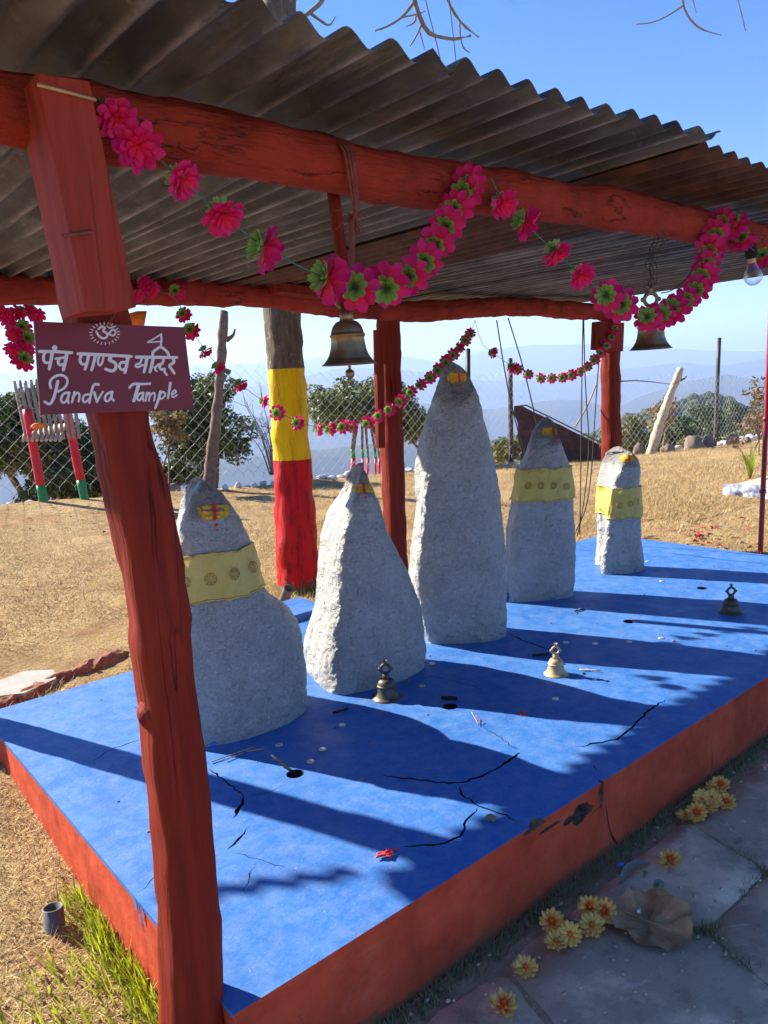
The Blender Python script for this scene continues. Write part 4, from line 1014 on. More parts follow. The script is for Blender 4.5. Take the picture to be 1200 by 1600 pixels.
garland('flower_garland', 'magenta flower garland swagged on the front beam from the sign post', [(152, 152), (180, 184), (283, 281), (348, 336), (413, 388), (512, 438), (560, 450), (610, 446), (650, 425), (690, 365), (732, 282), (740, 270)], fl1, YF - .075)
fl2 = [(786, 318, 1), (820, 348, 0), (868, 394, 1), (908, 430, 1), (948, 462, -1), (970, 476, -1), (1012, 496, -1), (1032, 492, -1), (1052, 482, -1), (1072, 468, -1), (1088, 452, -1), (1098, 432, -1), (1105, 410, -1), (1110, 390, -1), (1118, 365, -1), (1128, 345, -1)]
garland('flower_garland', 'magenta flower garland on the front beam drooping past the second bell', [(766, 275), (786, 318), (868, 394), (908, 430), (960, 470), (1012, 494), (1050, 484), (1090, 450), (1108, 400), (1130, 340)], fl2, YF - .075)
garland('flower_garland', 'short magenta garland end beside the light bulb', [(1130, 340), (1150, 352), (1165, 380), (1190, 402), (1215, 415)], [(1146, 350, 0), (1160, 375, 0), (1192, 402, 0)], YF - .085)
fl3 = [(228, 446, 1), (238, 452, 1), (214, 462, 1), (224, 440, 1), (275, 455, -1), (286, 491, -1), (298, 516, -1), (320, 549, 0), (340, 574, 0), (375, 601, 0), (412, 627, 1), (433, 645, -1), (464, 661, -1), (497, 671, 0), (516, 671, 0), (535, 667, -1), (549, 667, -1), (573, 661, -1), (591, 650, -1), (608, 640, -1), (625, 627, -1), (642, 612, -1), (657, 601, -1), (672, 590, -1), (685, 578, -1), (697, 565, -1), (708, 554, -1), (718, 544, -1), (727, 532, -1), (735, 521, -1)]
garland('flower_garland', 'magenta garland hung on the back beam between painted tree and tallest stone', [(222, 436), (238, 455), (275, 460), (298, 516), (340, 575), (412, 628), (464, 661), (520, 672), (573, 661), (640, 614), (700, 563), (738, 516), (742, 500)], fl3, YB - .12, .92)
fl4 = [(770, 551, 0), (800, 573, 0), (808, 577, -1), (825, 585, -1), (845, 591, -1), (862, 591, -1), (879, 590, -1), (893, 586, -1), (906, 581, -1), (918, 573, -1), (929, 562, -1), (939, 551, -1), (948, 539, -1), (956, 525, -1), (961, 511, -1), (965, 498, -1)]
garland('flower_garland', 'magenta garland on the back beam ending at the far red post', [(742, 500), (752, 538), (770, 551), (800, 573), (845, 591), (893, 587), (929, 563), (956, 526), (968, 490)], fl4, YB - .12, .9)
garland('flower_garland', 'bunched magenta flowers at the left end of the back beam', [(55, 470), (40, 490), (20, 505), (10, 520)], [(30, 488, 1), (46, 486, 1), (14, 500, 1), (58, 492, 1), (5, 490, 1), (34, 512, -1), (40, 530, -1), (24, 520, 1), (36, 562, -1), (20, 545, 1), (40, 548, 1)], YB - .12, 1.05)

# ================================================================== PAINTED TREE
def tree_trunk():
    y = 4.3
    base = PY(468, 945, y); pts = [PY(470, 985, y), base, PY(466, 900, y), PY(462, 800, y), PY(455, 700, y), PY(449, 600, y), PY(441, 495, y), PY(434, 250, y), PY(433, 20, y), PY(436, -160, y), PY(452, -380, y)]
    rad = [.160, .142, .124, .120, .118, .118, .114, .112, .118, .11, .10]
    n_ = 130; P = smoothp(pts, n_, 2); rr = np.interp(np.linspace(0, 1, n_), np.linspace(0, 1, len(rad)), rad)
    t = thing('painted_tree', 'leafless tree with trunk painted red below and yellow above', 'tree', (base[0], y, gz(base[0], y)))
    z_ry = PY(460, 716, y)[2]; z_top = PY(448, 576, y)[2]; seg = 40
    V, Fc = tube(P, rr, seg, .016, 8, True, 0, 3)
    fm = []
    for q in Fc:
        c = np.mean([V[i] for i in q], axis=0); a = math.atan2(c[1] - y, c[0] - base[0]); w_ = .016 * noise.noise((cos(a) * 5, sin(a) * 5, 1)) + .008 * noise.noise((cos(a) * 16, sin(a) * 16, 1))
        low = gz(c[0], c[1]) + .07 + .05 * noise.noise((cos(a) * 9, sin(a) * 9, 4))
        fm.append(0 if c[2] > z_top + w_ or c[2] < low else (2 if c[2] > z_ry + w_ else 1))
    mk('trunk', V, Fc, None, t, mats=[M['bark'], M['bark_red'], M['bark_yellow']], fmat=fm)
    topp = P[-1]
    def limb(pts, r0, r1, name='branch'):
        p = smoothp(pts, max(8, len(pts) * 5), 2); V, Fc = tube(p, np.linspace(r0, r1, len(p)), 7, r0 * .15, 20); mk(name, V, Fc, M['twig'], t)
    # the limb that hangs over the roof and its twigs, as photographed against the sky
    D = y
    fork = np.array([topp[0] + .5, y - .1, topp[2] + .35])
    mainl = [topp, fork, PY(560, -160, y - .1), PY(640, -60, y - .1), PY(646, 0, y - .1), PY(660, 40, y - .1), PY(678, 58, y - .1), PY(710, 62, y - .1), PY(735, 56, y - .1)]
    limb(mainl, .06, .006)
    limb([topp, topp + (0.1, 0, .5), topp + (-.1, .2, 1.2)], .10, .05)
    limb([fork, PY(640, -140, y), PY(690, -40, y), PY(698, 0, y), PY(718, 35, y), PY(748, 58, y)], .035, .006)
    limb([PY(646, 5, y - .1), PY(628, 28, y - .1), PY(605, 42, y - .1), PY(586, 48, y - .1)], .012, .005, 'twig')
    limb([PY(628, 27, y - .1), PY(645, 24, y - .1), PY(664, 18, y - .1)], .007, .003, 'twig')
    limb([PY(650, 25, y - .1), PY(648, 36, y - .1), PY(634, 42, y - .1)], .008, .003, 'twig')
    limb([PY(658, 40, y - .1), PY(650, 58, y - .1), PY(641, 72, y - .1)], .008, .004, 'twig')
    limb([PY(656, 50, y - .1), PY(660, 65, y - .1), PY(664, 78, y - .1)], .006, .003, 'twig')
    limb([PY(718, 36, y), PY(719, 60, y), PY(724, 76, y), PY(734, 82, y)], .008, .004, 'twig')
    limb([PY(470, 30, y), PY(490, 15, y), PY(505, 0, y), PY(530, -60, y)], .013, .02, 'twig')
    limb([PY(484, 20, y), PY(500, 32, y), PY(515, 42, y), PY(524, 26, y)], .011, .004, 'twig')
    # far twigs at the top right
    limb([fork, PY(800, -260, y), PY(1000, -150, y), PY(1064, -30, y), PY(1066, 10, y), PY(1078, 32, y), PY(1098, 48, y), PY(1128, 55, y)], .035, .005)
    limb([PY(1066, 10, y), PY(1045, 24, y), PY(1020, 36, y), PY(994, 38, y)], .009, .004, 'twig')
    limb([PY(1060, -40, y), PY(1080, -10, y), PY(1088, 20, y)], .008, .004, 'twig')
    limb([PY(1000, -150, y), PY(1130, -80, y), PY(1152, -5, y), PY(1165, 48, y)], .014, .005, 'twig')
tree_trunk()

# overhead cables and hanging strands
wire('overhead_cable', 'thin dark cable crossing the sky left of the pair', 'cable', [PY(648, -90, 4.2), PY(664, 0, 4.2), PY(686, 80, 4.2), PY(700, 160, 4.22)], .0035, M['ironwire'])
wire('overhead_cable', 'thin dark cable crossing the sky right of the pair', 'cable', [PY(690, -90, 4.2), PY(702, 0, 4.2), PY(713, 100, 4.2), PY(720, 170, 4.22)], .0035, M['ironwire'])
for k, (px, lab) in enumerate(((((776, 500), (790, 590), (805, 660), (825, 720)), 'thin wire slanting down left of the pointed stone beside the fence post'), (((794, 497), (820, 580), (845, 690), (850, 760)), 'thin wire slanting down behind the stone with the sheet'),
        (((911, 497), (909, 600), (908, 700), (906, 835)), 'straight thin cord hanging from the back beam left of the far post'), (((912, 497), (914, 600), (922, 700), (912, 790), (902, 838)), 'loose cord hanging from the back beam, bowed at its lower end'), (((936, 560), (930, 640), (926, 720), (918, 790), (900, 830)), 'thin cord hanging beside the far red post'))):
    wire('slack_wire', lab, 'wire', [PY(u, v, 3.62) for u, v in px], .0045, M['ironwire'], 30)
wire('straw_rope', 'frayed straw rope hanging near the rusty sheet', 'rope', [PY(932, 600, 3.64), PY(918, 635, 3.64), PY(898, 668, 3.64)], .006, M['dryrope'])

# ================================================================== LAWN EDGE: fence, posts, rocks
def fence():
    fy = lambda x: edge_y(x) + .12
    xa, xb = 1.2, 20.5; cell = .165; Hh = 1.62
    t = thing('chain_link_fence', 'sagging galvanised chain-link fence along the far edge of the lawn', 'fence', (xa, fy(xa), gz(xa, fy(xa))))
    mb = MB(); nW = int((xb - xa) / (cell * .5)); nS = int(Hh / (cell * .5))
    for i in range(nW + 1):
        x = xa + i * cell * .5; pts = []
        if 11.35 < x < 12.2: top = int(nS * (.30 + .2 * random.random()))       # torn place by the rusty sheet
        else: top = nS + random.choice((0, 0, 0, -1))
        for j in range(top + 1):
            xx = x + (cell * .5 if (j + i) % 2 else 0); z = .14 + j * cell * .47
            sag = .05 * noise.noise((xx * .7, 0, z)) ; 
            pts.append((xx + .03 * noise.noise((xx * 1.2, z * 1.5, 3)), fy(xx) + .05 * noise.noise((xx, z, 8)), gz(xx, edge_y(xx) - .05) + z * (1 - .05 * (1 + noise.noise((xx * .5, 1, 1)))) + sag))
        pts = [(pts[0][0], pts[0][1], pts[0][2] - .05)] + pts
        if len(pts) > 2: V, Fc = tube(pts, .0024, 3, cap=False); mb.add(V, Fc)
    o = mb.build('wire_mesh', M['galv'], t); o['kind'] = 'stuff'
    for u, vt, vb, lean in ((731, 545, 720, 0), (797, 560, 720, .0), (1122, 528, 700, .0)):
        xg = 17.0; dep = 17.5
        for x in np.arange(2, 22, .02):      # station of the post along the fence
            q = np.array([x, fy(x) + .02, gz(x, edge_y(x) - .05)]); c = RW @ (q - CAM)
            if CX + F_PX * c[0] / c[2] > u - (6 if u > 1000 else 0): xg = x; dep = c[2]; break
        b = np.array([xg, fy(xg) + .02, gz(xg, edge_y(xg) - .05) - .2]); tp = PD(u + (2 if u > 1000 else 0), vt, dep)
        V, Fc = tube(resamp([b, tp], 6), .034, 8, 0, 6, True, 6); mk('fence_post', V, Fc, M['steelpost'], t)
    # pole of rough wood that the mesh is tied to on the left
    return t
fence()
def along(u, vb, dy=0.0):
    """point on the lawn edge line under photo column u"""
    for x in np.arange(1.0, 24, .02):
        q = np.array([x, edge_y(x) + dy, gz(x, edge_y(x) - .05)]); c = RW @ (q - CAM)
        if c[2] > 0 and CX + F_PX * c[0] / c[2] >= u: return q, c[2]
    return q, c[2]
def pole(name, label, cat, u0, u1, vt, r0, r1, mat, dy=-.15, bend=0, seed=0, mid=None):
    q, d = along(u0, 0, dy); tp = PD(u1, vt, d); b = q - np.array([0, 0, .1]); m = (b + tp) / 2 + np.array(mid if mid is not None else (bend, 0, 0))
    P = smoothp([b, m, tp], 24); t = thing(name, label, cat, q); V, Fc = tube(P, np.linspace(r0, r1, 24), 12, r0 * .3, 9, True, 0, seed); mk('stem', V, Fc, mat, t); return t, tp, d
pl, ptop, pd_ = pole('dead_trunk', 'crooked bare trunk standing at the lawn edge left of the painted tree', 'trunk', 321, 350, 486, .076, .054, M['deadwood'], -.1, .04, 3)
for sgn in (1, -1): 
    V, Fc = tube(smoothp([ptop + (0, 0, -.35 - .4 * (sgn < 0)), ptop + (.1 * sgn, 0, -.3 - .4 * (sgn < 0)), ptop + (.13 * sgn, 0, -.22 - .42 * (sgn < 0))], 8), np.linspace(.035, .012, 8), 7); mk('stub', V, Fc, M['deadwood'], pl)
lg, ltop, ld = pole('pale_log', 'pale stripped log leaning at the fence right of the far post', 'log', 1014, 1064, 576, .098, .066, M['palewood'], -.2, 0, 5, (-.10, 0, -.02))
V, Fc = tube(smoothp([ltop + (-.02, 0, -.22), ltop + (.1, -.02, -.2), ltop + (.16, -.03, -.15)], 8), np.linspace(.03, .01, 8), 6); mk('stub', V, Fc, M['deadwood'], lg)
wire('tie_wire', 'rusty wire from the far red post to the pale log', 'wire', [PY(966, 596, 3.6), PY(1000, 594, 4.6), ltop + (-.25, 0, -.30), ltop + (0, 0, -.22)], .006, M['ironwire'])
# rusty corrugated sheet leaning behind the fourth stone
q, d = along(815, 0, -.25); cs = [PD(812, 640, d), PD(838, 632, d), PD(870, 652, d), PD(905, 672, d), PD(946, 695, d), PD(950, 722, d), PD(900, 732, d), PD(818, 735, d)]
nU, nV_ = 40, 10; V = []
topc = resamp([PD(812, 634, d), PD(822, 633, d), PD(845, 645, d), PD(868, 656, d), PD(900, 672, d), PD(946, 695, d)], nU); botc = resamp([PD(820, 740, d), PD(950, 735, d)], nU)
for k in (0, 1):
    for j in range(nV_):
        for i in range(nU):
            p = topc[i] * (1 - j / (nV_ - 1)) + botc[i] * (j / (nV_ - 1)); w_ = .035 * sin(j * 1.9) + .12 * (1 - j / nV_) 
            V.append(p + np.array([0, w_ + .004 * k, .012 * noise.noise(Vector(p) * 4)]))
N = nU * nV_; Fc = [(k * N + j * nU + i, k * N + j * nU + i + 1, k * N + (j + 1) * nU + i + 1, k * N + (j + 1) * nU + i) for k in (0, 1) for j in range(nV_ - 1) for i in range(nU - 1)]
rs = thing('rusty_sheet', 'rust brown torn iron sheet propped behind the stones at the fence', 'sheet', q); mk('sheet_metal', V, Fc, M['rust'], rs)
V, Fc = tube(topc, .012, 6); mk('rolled_edge', V, Fc, M['deadwood'], rs)

# gate of sticks on red and green posts, far left
gt = None
q1, d1 = along(67, 0, -.1); q2, d2 = along(133, 0, -.1)
gt = thing('stick_gate', 'stick-covered frame on red posts with green feet, beyond the lawn at left', 'gate', q1)
for q, d, ub, ut, vt in ((q1, d1, 67, 42, 640), (q2, d2, 133, 100, 620)):
    b = q - np.array([0, 0, .12]); tp = PD(ut, vt, d); f = .26
    c = b + (tp - b) * f
    V, Fc = tube(resamp([b, c], 6), .050, 14, .003, 9); mk('green_foot', V, Fc, M['gategreen'], gt)
    V, Fc = tube(resamp([c, tp], 10), .049, 14, .003, 9); mk('red_post', V, Fc, M['gatered'], gt)
for i in range(11):
    u0 = 22 + i * 8.6; V, Fc = tube(smoothp([PD(u0 + 2 * noise.noise((i, 0, 0)), 596 - .5 * i + 5 * noise.noise((i * 3.3, 1, 0)), d1 + .1), PD(u0 + 10, 640, d1 + .06), PD(u0 + 20 - i * .4, 689 - i * .4 + 3 * noise.noise((i * 1.7, 4, 0)), d1 + .04)], 10), .019, 8, .003, 14, True, 0, i); mk('stick', V, Fc, M['stick'], gt)
for i in range(9):
    u0 = 36 + i * 7.2; V, Fc = tube(resamp([PD(u0, 688, d1 - .1), PD(u0 + 7, 664, d2 + .2)], 4), .018, 8); mk('stick', V, Fc, M['palewood'], gt)
V, Fc = rock_mesh(PD(60, 666, d1 - .12), .075, .05, .035, 3, 2, .2, .9); mk('orange_cloth', V, Fc, M['orange'], gt)
V, Fc = rock_mesh(PD(54, 679, d1 - .12), .03, .03, .04, 4, 2, .2, .9); mk('small_bell', V, Fc, M['stick'], gt)
oc = [PY(u, v, 3.3) for u, v in ((200, 512), (203, 489), (214, 486), (229, 486), (225, 512))]; V = [tuple(p + np.array([0, dy + .012 * noise.noise(Vector(p) * 30), 0])) for dy in (0, .01) for p in oc]; Fc = [(0, 1, 2, 3, 4), (9, 8, 7, 6, 5)] + [(i, 5 + i, 5 + (i + 1) % 5, (i + 1) % 5) for i in range(5)]; tag(mk('orange_cloth', V, Fc, M['orange']), 'small scrap of orange cloth showing above the sign', 'cloth')

# rocks along the edge
def rock(u, v, wpx, hpx, mat, label, seed, group=None, on=None):
    p = PG(u, v) if on is None else on; d = (RW @ (p - CAM))[2]; s = wpx * d / F_PX / 2; h = hpx * d / F_PX * .62
    V, Fc = rock_mesh((p[0], p[1] + s * .4, p[2] + h * .35), s, s * .8, h, seed, 3, .3)
    return tag(mk('rock', V, Fc, M[mat]), label, 'rock', group)
def erock(u, wpx, hpx, mat, label, seed, group=None, dy=-.2):
    q, d = along(u, 0, dy); q[2] = gz(q[0], q[1]); return rock(u, 0, wpx, hpx, mat, label, seed, group, q)
erock(1090, 34, 24, 'rock', 'large brown boulder at the foot of the right fence post', 1)
erock(1110, 20, 24, 'rock', 'upright brown rock touching the right fence post', 2)
erock(1149, 22, 20, 'rock', 'brown rock standing alone right of the fence post', 3)
erock(1170, 14, 12, 'rock', 'small brown rock beside the red sapling', 4)
erock(1047, 24, 14, 'rock', 'brown rock between the pale log and the boulder', 5)
erock(1000, 18, 20, 'rock', 'dark rock just behind the shortest stone', 6)
erock(1064, 26, 14, 'whiterock', 'white rock behind the brown boulder', 7, dy=.1)
erock(925, 46, 18, 'brick', 'flat tan rock under the hanging cords', 8, dy=-.5)
erock(893, 16, 10, 'rock', 'small dark rock beside the rusty sheet', 9, dy=-.4)
erock(268, 30, 26, 'rock', 'grey rock beside the brown shrub', 10, dy=.15)
for k, u in enumerate((352, 372, 385, 398, 412, 428, 505, 520, 536, 548, 640, 655, 668, 684, 742, 755, 15, 45)):
    erock(u, random.uniform(9, 20), random.uniform(5, 11), 'whiterock', 'small pale rock lying along the far edge of the lawn', 20 + k, 'pale rocks along the lawn edge', random.uniform(-.25, .1))
for k, (u, v) in enumerate(((1125, 693), (1140, 690), (1152, 688), (1165, 684), (1178, 681), (1192, 680))):
    q, d = along(min(u, 1168), 0, .2); p = PD(u, v, d + .6); p[2] -= .1
    rock(u, v, random.uniform(18, 28), 10, 'whiterock', 'white rock heaped behind the fence at far right', 50 + k, 'white rocks at far right', p)

# slab and kerb stones behind the platform's left corner
p = PG(38, 1078)
bm_v = [(p[0] + a, p[1] + b) for a, b in ((-.20, -.02), (-.10, .15), (.06, .20), (.17, .10), (.14, -.04), (-.03, -.12))]
V = [(x, y, p[2] + dz) for dz in (-.05, .028) for x, y in bm_v]; tag(mk('flat_stone', V, [tuple(range(6, 12)), tuple(range(6))[::-1]] + [(i, (i + 1) % 6, 6 + (i + 1) % 6, 6 + i) for i in range(6)], M['slab'], smooth=False), 'flat pale slab lying in the dry grass at left', 'slab')
kerb_px = [(8, 1102), (50, 1083), (95, 1062), (135, 1045), (170, 1030)]
kd = PG(170, 1030) - PG(8, 1102); ka = math.atan2(kd[1], kd[0]); r = random.Random(4)
for k, (u, v) in enumerate(kerb_px):
    p = PG(u, v); V, Fc = rock_mesh((0, 0, 0), r.uniform(.07, .125), r.uniform(.035, .055), r.uniform(.03, .045), 70 + k * 7, 3, .35, .8); a = ka + r.gauss(0, .12)
    V = [(p[0] + x * cos(a) - y * sin(a), p[1] + x * sin(a) + y * cos(a), p[2] - .004 + z) for x, y, z in V]
    tag(mk('kerb_stone', V, Fc, M['brick'], smooth=False), ('leftmost', 'second from left', 'middle', 'fourth from left', 'rightmost')[k] + ' red kerb stone in the row behind the platform', 'stone', 'red kerb stones behind the platform')

# right side: steel pole, mat, plants
pb = PG(1187, 874); dp = (RW @ (pb - CAM))[2]; tpp = PD(1203, 520, dp)
sp_ = thing('steel_pole', 'dark red painted steel pole at the right end of the platform', 'pole', pb)
V, Fc = tube(resamp([pb - (0, 0, .1), tpp + (tpp - pb) * .2], 12), .018, 14); mk('shaft', V, Fc, M['polered'], sp_)
for f in (.30, .62): 
    c = pb + (tpp - pb) * f; V, Fc = tube(resamp([c - (0, 0, .012), c + (0, 0, .012)], 3), .023, 14); mk('joint_collar', V, Fc, M['polered'], sp_)
for v in (725, 749):
    c = PD(1193, v, dp); V, Fc = tube(resamp([c, c + np.array([.10, -.03, .0])], 3), .006, 8); mk('bolt', V, Fc, M['coin'], sp_)
p = PG(1150, 772); mt = thing('low_cot', 'low bed with pink top and blue-white cloth edge at far right', 'bed', p)
V, Fc = bevel_box(p[0] - .1, p[0] + 1.6, p[1] - 1.5, p[1] + .05, p[2] - .1, p[2] + .10, .03); mk('mat_top', V, Fc, M['mat'], mt)
V = []; nu, nv = 90, 9
for j in range(nv):
    for i in range(nu):
        f = i / (nu - 1); g = j / (nv - 1); y = p[1] + .08 - 1.62 * f
        V.append((p[0] - .105 - .05 * g + .05 * noise.noise((y * 9, g * 2, 1)) * (.3 + g) + .022 * noise.noise((y * 30, g * 5, 4)), y + .02 * noise.noise((y * 14, g * 4, 9)), p[2] + .125 - .16 * g + .03 * noise.noise((y * 11, g * 3, 2)) + .02 * noise.noise((y * 33, g * 6, 6))))
mk('cloth_edge', V, [(j * nu + i, j * nu + i + 1, (j + 1) * nu + i + 1, (j + 1) * nu + i) for j in range(nv - 1) for i in range(nu - 1)], M['matblue'], mt)
def strap_plant(p, label, n_, L, seed):
    t = thing('strap_leaf_plant', label, 'plant', p); r = random.Random(seed)
    for k in range(n_):
        a = r.uniform(0, 6.28); l = L * r.uniform(.6, 1.1); out = r.uniform(.35, .8); pts = [p, p + np.array([cos(a) * l * .25 * out, sin(a) * l * .25 * out, l * .5]), p + np.array([cos(a) * l * .7 * out, sin(a) * l * .7 * out, l * (.85 - .3 * out)])]
        P = smoothp(pts, 7); V = []; side = np.array([-sin(a), cos(a), 0])
        for i, q in enumerate(P): w_ = .016 * (1 - (i / 6) ** 2) + .001; V += [q - side * w_, q + side * w_ + (0, 0, .004)]
        mk('leaf', V, [(2 * i, 2 * i + 1, 2 * i + 3, 2 * i + 2) for i in range(6)], M['yucca'], t)
strap_plant(PG(1172, 748), 'yellow-green strap leaved plant beside the low bed', 16, .55, 3)

# ================================================================== TREES AND SHRUBS
def leaves(blobl, n_, size, seed, flat=.0, asp=.5):
    r = np.random.default_rng(seed); V = []; Fc = []
    w_ = np.array([b[3] * b[4] * b[5] for b in blobl]) ** .75; w_ /= w_.sum(); pick = r.choice(len(blobl), n_, p=w_)
    d = r.normal(size=(n_, 3)); d /= np.linalg.norm(d, axis=1)[:, None]; rad = r.uniform(.35, 1.0, n_) ** .45
    B = np.array([b[:6] for b in blobl])[pick]; C = B[:, :3] + d * rad[:, None] * B[:, 3:6]
    nrm = d + r.normal(size=(n_, 3)) * .7 + np.array([0, 0, .35]); nrm /= np.linalg.norm(nrm, axis=1)[:, None]
    a = np.cross(nrm, r.normal(size=(n_, 3))); a /= np.linalg.norm(a, axis=1)[:, None]; b = np.cross(nrm, a)
    s = size * r.uniform(.6, 1.25, n_)[:, None]
    P = np.stack([C - a * s, C + b * s * asp + nrm * s * .12, C + a * s, C - b * s * asp + nrm * s * .12], 1).reshape(-1, 3)
    Fc = np.arange(n_ * 4).reshape(-1, 4); return P, Fc
def clumps(c, R, n_, r0, seed, low=-.6):
    """many small leaf clumps spread over a crown's outside, leaving gaps"""
    r = random.Random(seed); out = []
    while len(out) < n_:
        d = Vector((r.gauss(0, 1), r.gauss(0, 1), r.gauss(0, 1))).normalized()
        if d.z < low: continue
        f = r.uniform(.35, 1.0) * (1 + .45 * noise.noise(d * 1.7 + Vector((seed * 2.3, 0, 0)))); k = r0 * r.uniform(.4, 1.35)
        out.append((c[0] + d.x * R[0] * f, c[1] + d.y * R[1] * f, c[2] + d.z * R[2] * f, k, k, k * .75))
    return out
def tree(name, label, foot, crown_c, R, mat, n_leaf, leaf, seed, nclump=40, clump=.25, trunks=1, trunk_r=.06, group=None, cat='tree', trunkmat='bark', low=-.6):
    t = thing(name, label, cat, foot, group); cl_ = clumps(crown_c, R, nclump, clump, seed, low)
    P, Fc = leaves(cl_, n_leaf, leaf, seed); mk('crown', P, Fc, M[mat], t, smooth=False)
    r = random.Random(seed); mb = MB()
    for k in range(trunks):
        f = np.asarray(foot, float) + np.array([r.gauss(0, .5) * R[0] * .25 * (trunks > 1), r.gauss(0, .1), -.1]); c = np.asarray(crown_c, float)
        hub = c - np.array([0, 0, R[2] * .55]) + np.array([r.gauss(0, .2) * R[0], 0, 0])
        V, Fc = tube(smoothp([f, (f + hub) / 2 + (r.gauss(0, .06), 0, 0), hub], 12), np.linspace(trunk_r, trunk_r * .7, 12), 8, trunk_r * .2, 8); mk('trunk', V, Fc, M[trunkmat], t)
        for q in r.sample(cl_, min(7, len(cl_))):
            e = np.array(q[:3]); V, Fc = tube(smoothp([hub, (hub + e) / 2 + (0, 0, -.03), e], 8), np.linspace(trunk_r * .5, trunk_r * .12, 8), 5); mb.add(V, Fc)
    mb.build('limbs', M[trunkmat], t); return t
def at_px(u, v, d): return PD(u, v, d)
def foot_of(c, z): return np.array([c[0], c[1], z])
d = 11.0; k = d / F_PX
c = at_px(40, 690, d); tree('evergreen_tree', 'dense dark green tree behind the stick gate at far left', foot_of(c, c[2] - 1.6), c, (95 * k, .8, 88 * k), 'oakdark', 17000, .040, 1, 130, .23, 3, .06)
c = at_px(175, 735, d + .4); tree('evergreen_tree', 'dark bushy tree half hidden behind the sign post', foot_of(c, c[2] - 1.4), c, (75 * k, .8, 74 * k), 'oakdark', 13000, .040, 2, 100, .23, 2, .05)
c = at_px(118, 722, d + 1.0); tree('evergreen_tree', 'dark tree filling the gap between gate and sign post', foot_of(c, c[2] - 1.4), c, (60 * k, .7, 70 * k), 'oakdark', 9000, .042, 12, 70, .24, 1, .05)
c = at_px(95, 765, d - .6); tree('evergreen_shrub', 'low dark shrub between the red gate posts', foot_of(c, c[2] - .4), c, (60 * k, .4, 32 * k), 'oakdark', 3500, .038, 22, 30, .16, 1, .02, cat='shrub')
c = at_px(322, 672, d); tree('evergreen_tree', 'sunlit green tree behind the crooked bare trunk', foot_of(c, c[2] - 1.4), c, (62 * k, .55, 82 * k), 'oak', 13000, .036, 3, 110, .18, 4, .055)
c = at_px(345, 600, d); 
c = at_px(268, 745, d - .3); tree('evergreen_shrub', 'low green shrub left of the crooked bare trunk', foot_of(c, c[2] - .4), c, (34 * k, .3, 28 * k), 'oak', 2200, .036, 33, 24, .13, 1, .02, cat='shrub')
d = 9.4; k = d / F_PX; c = at_px(262, 672, d); ft, _ = along(262, 0, -.25); tree('brown_shrub', 'thin shrub with dry brown leaves right of the sign', ft, c, (30 * k, .22, 40 * k), 'brownleaf', 900, .030, 4, 26, .10, 2, .014, cat='shrub', trunkmat='deadwood')
d = 13.6; k = d / F_PX
c = at_px(566, 640, d); ct = tree('umbrella_tree', 'umbrella-shaped tree behind the fence with green and red painted stems', foot_of(c, PD(566, 735, d)[2]), c, (88 * k, .85, 52 * k), 'oak', 13000, .044, 5, 130, .21, 0, .04, low=-.35)
for i, u in enumerate((551, 566, 574, 586, 592)):
    b = PD(u, 760, d + (i % 3) * .15); a1 = PD(u + 1, 716, d + (i % 3) * .15); a2 = PD(u, 702, d + (i % 3) * .15); tp = PD(566 + (u - 566) * .6, 660, d)
    r_ = .042 if i == 0 else .024
    for nm, p0, p1, m in (('red_stem_band', b, a1, 'gatered'), ('green_stem_band', a1, a2, 'gategreen'), ('stem', a2, tp, 'deadwood')):
        V, Fc = tube(resamp([p0, p1], 5), r_, 9); mk(nm, V, Fc, M[m], ct)
c = at_px(700, 670, d + .3); tree('umbrella_tree', 'small green tree crown just left of the tallest stone', foot_of(c, c[2] - 1.2), at_px(645, 668, d + .4), (30 * k, .4, 34 * k), 'oak', 2600, .045, 6, 30, .16, 1, .03)
# small bushes right
d = 16.5; k = d / F_PX; c = at_px(800, 708, d); tree('round_bush', 'round olive bush at the foot of the torn fence', foot_of(c, c[2] - .7), c, (33 * k, .5, 28 * k), 'olive', 2600, .05, 7, 36, .16, 1, .03, cat='bush')
for i, (u, v, rx, rz, dd, mat, lab) in enumerate(((985, 690, 34, 34, 30, 'olive', 'olive green tree seen just right of the far red post'), (940, 712, 22, 20, 30, 'olive', 'low olive bush behind the flat tan rock'), (1062, 690, 36, 40, 36, 'oakdark', 'dark green tree behind the pale log'),
        (1100, 676, 38, 44, 40, 'oakdark', 'dark tree crown left of the right fence post'), (1088, 705, 32, 26, 30, 'olive', 'rounded olive bush low behind the boulder'), (1140, 672, 36, 40, 42, 'oakdark', 'dark tree crown right of the fence post'), (1178, 668, 26, 26, 38, 'brownleaf', 'brownish tree beyond the red sapling'), (1020, 705, 30, 26, 30, 'olive', 'olive bush at the foot of the pale log'), (1158, 694, 30, 20, 36, 'olive', 'olive bush low behind the white rocks'), (1215, 672, 36, 40, 45, 'oakdark', 'dark tree at the right border of the view'))):
    k = dd / F_PX; c = at_px(u, v, dd); tree('hillside_tree', lab, foot_of(c, c[2] - rz * k * 1.3), c, (rx * k, rx * k * .8, rz * k), mat, 6500, .090 * dd / 36, 40 + i, 70, .30 * dd / 36 * rx / 34, 1, .08)
d = 16.2; k = d / F_PX; c = at_px(1040, 650, d); ft, _ = along(1036, 0, .1); tree('brown_shrub', 'dry yellow-brown sapling beside the pale log', ft, c, (20 * k, .3, 38 * k), 'brownleaf', 500, .045, 61, 22, .14, 1, .02, cat='shrub', trunkmat='deadwood')
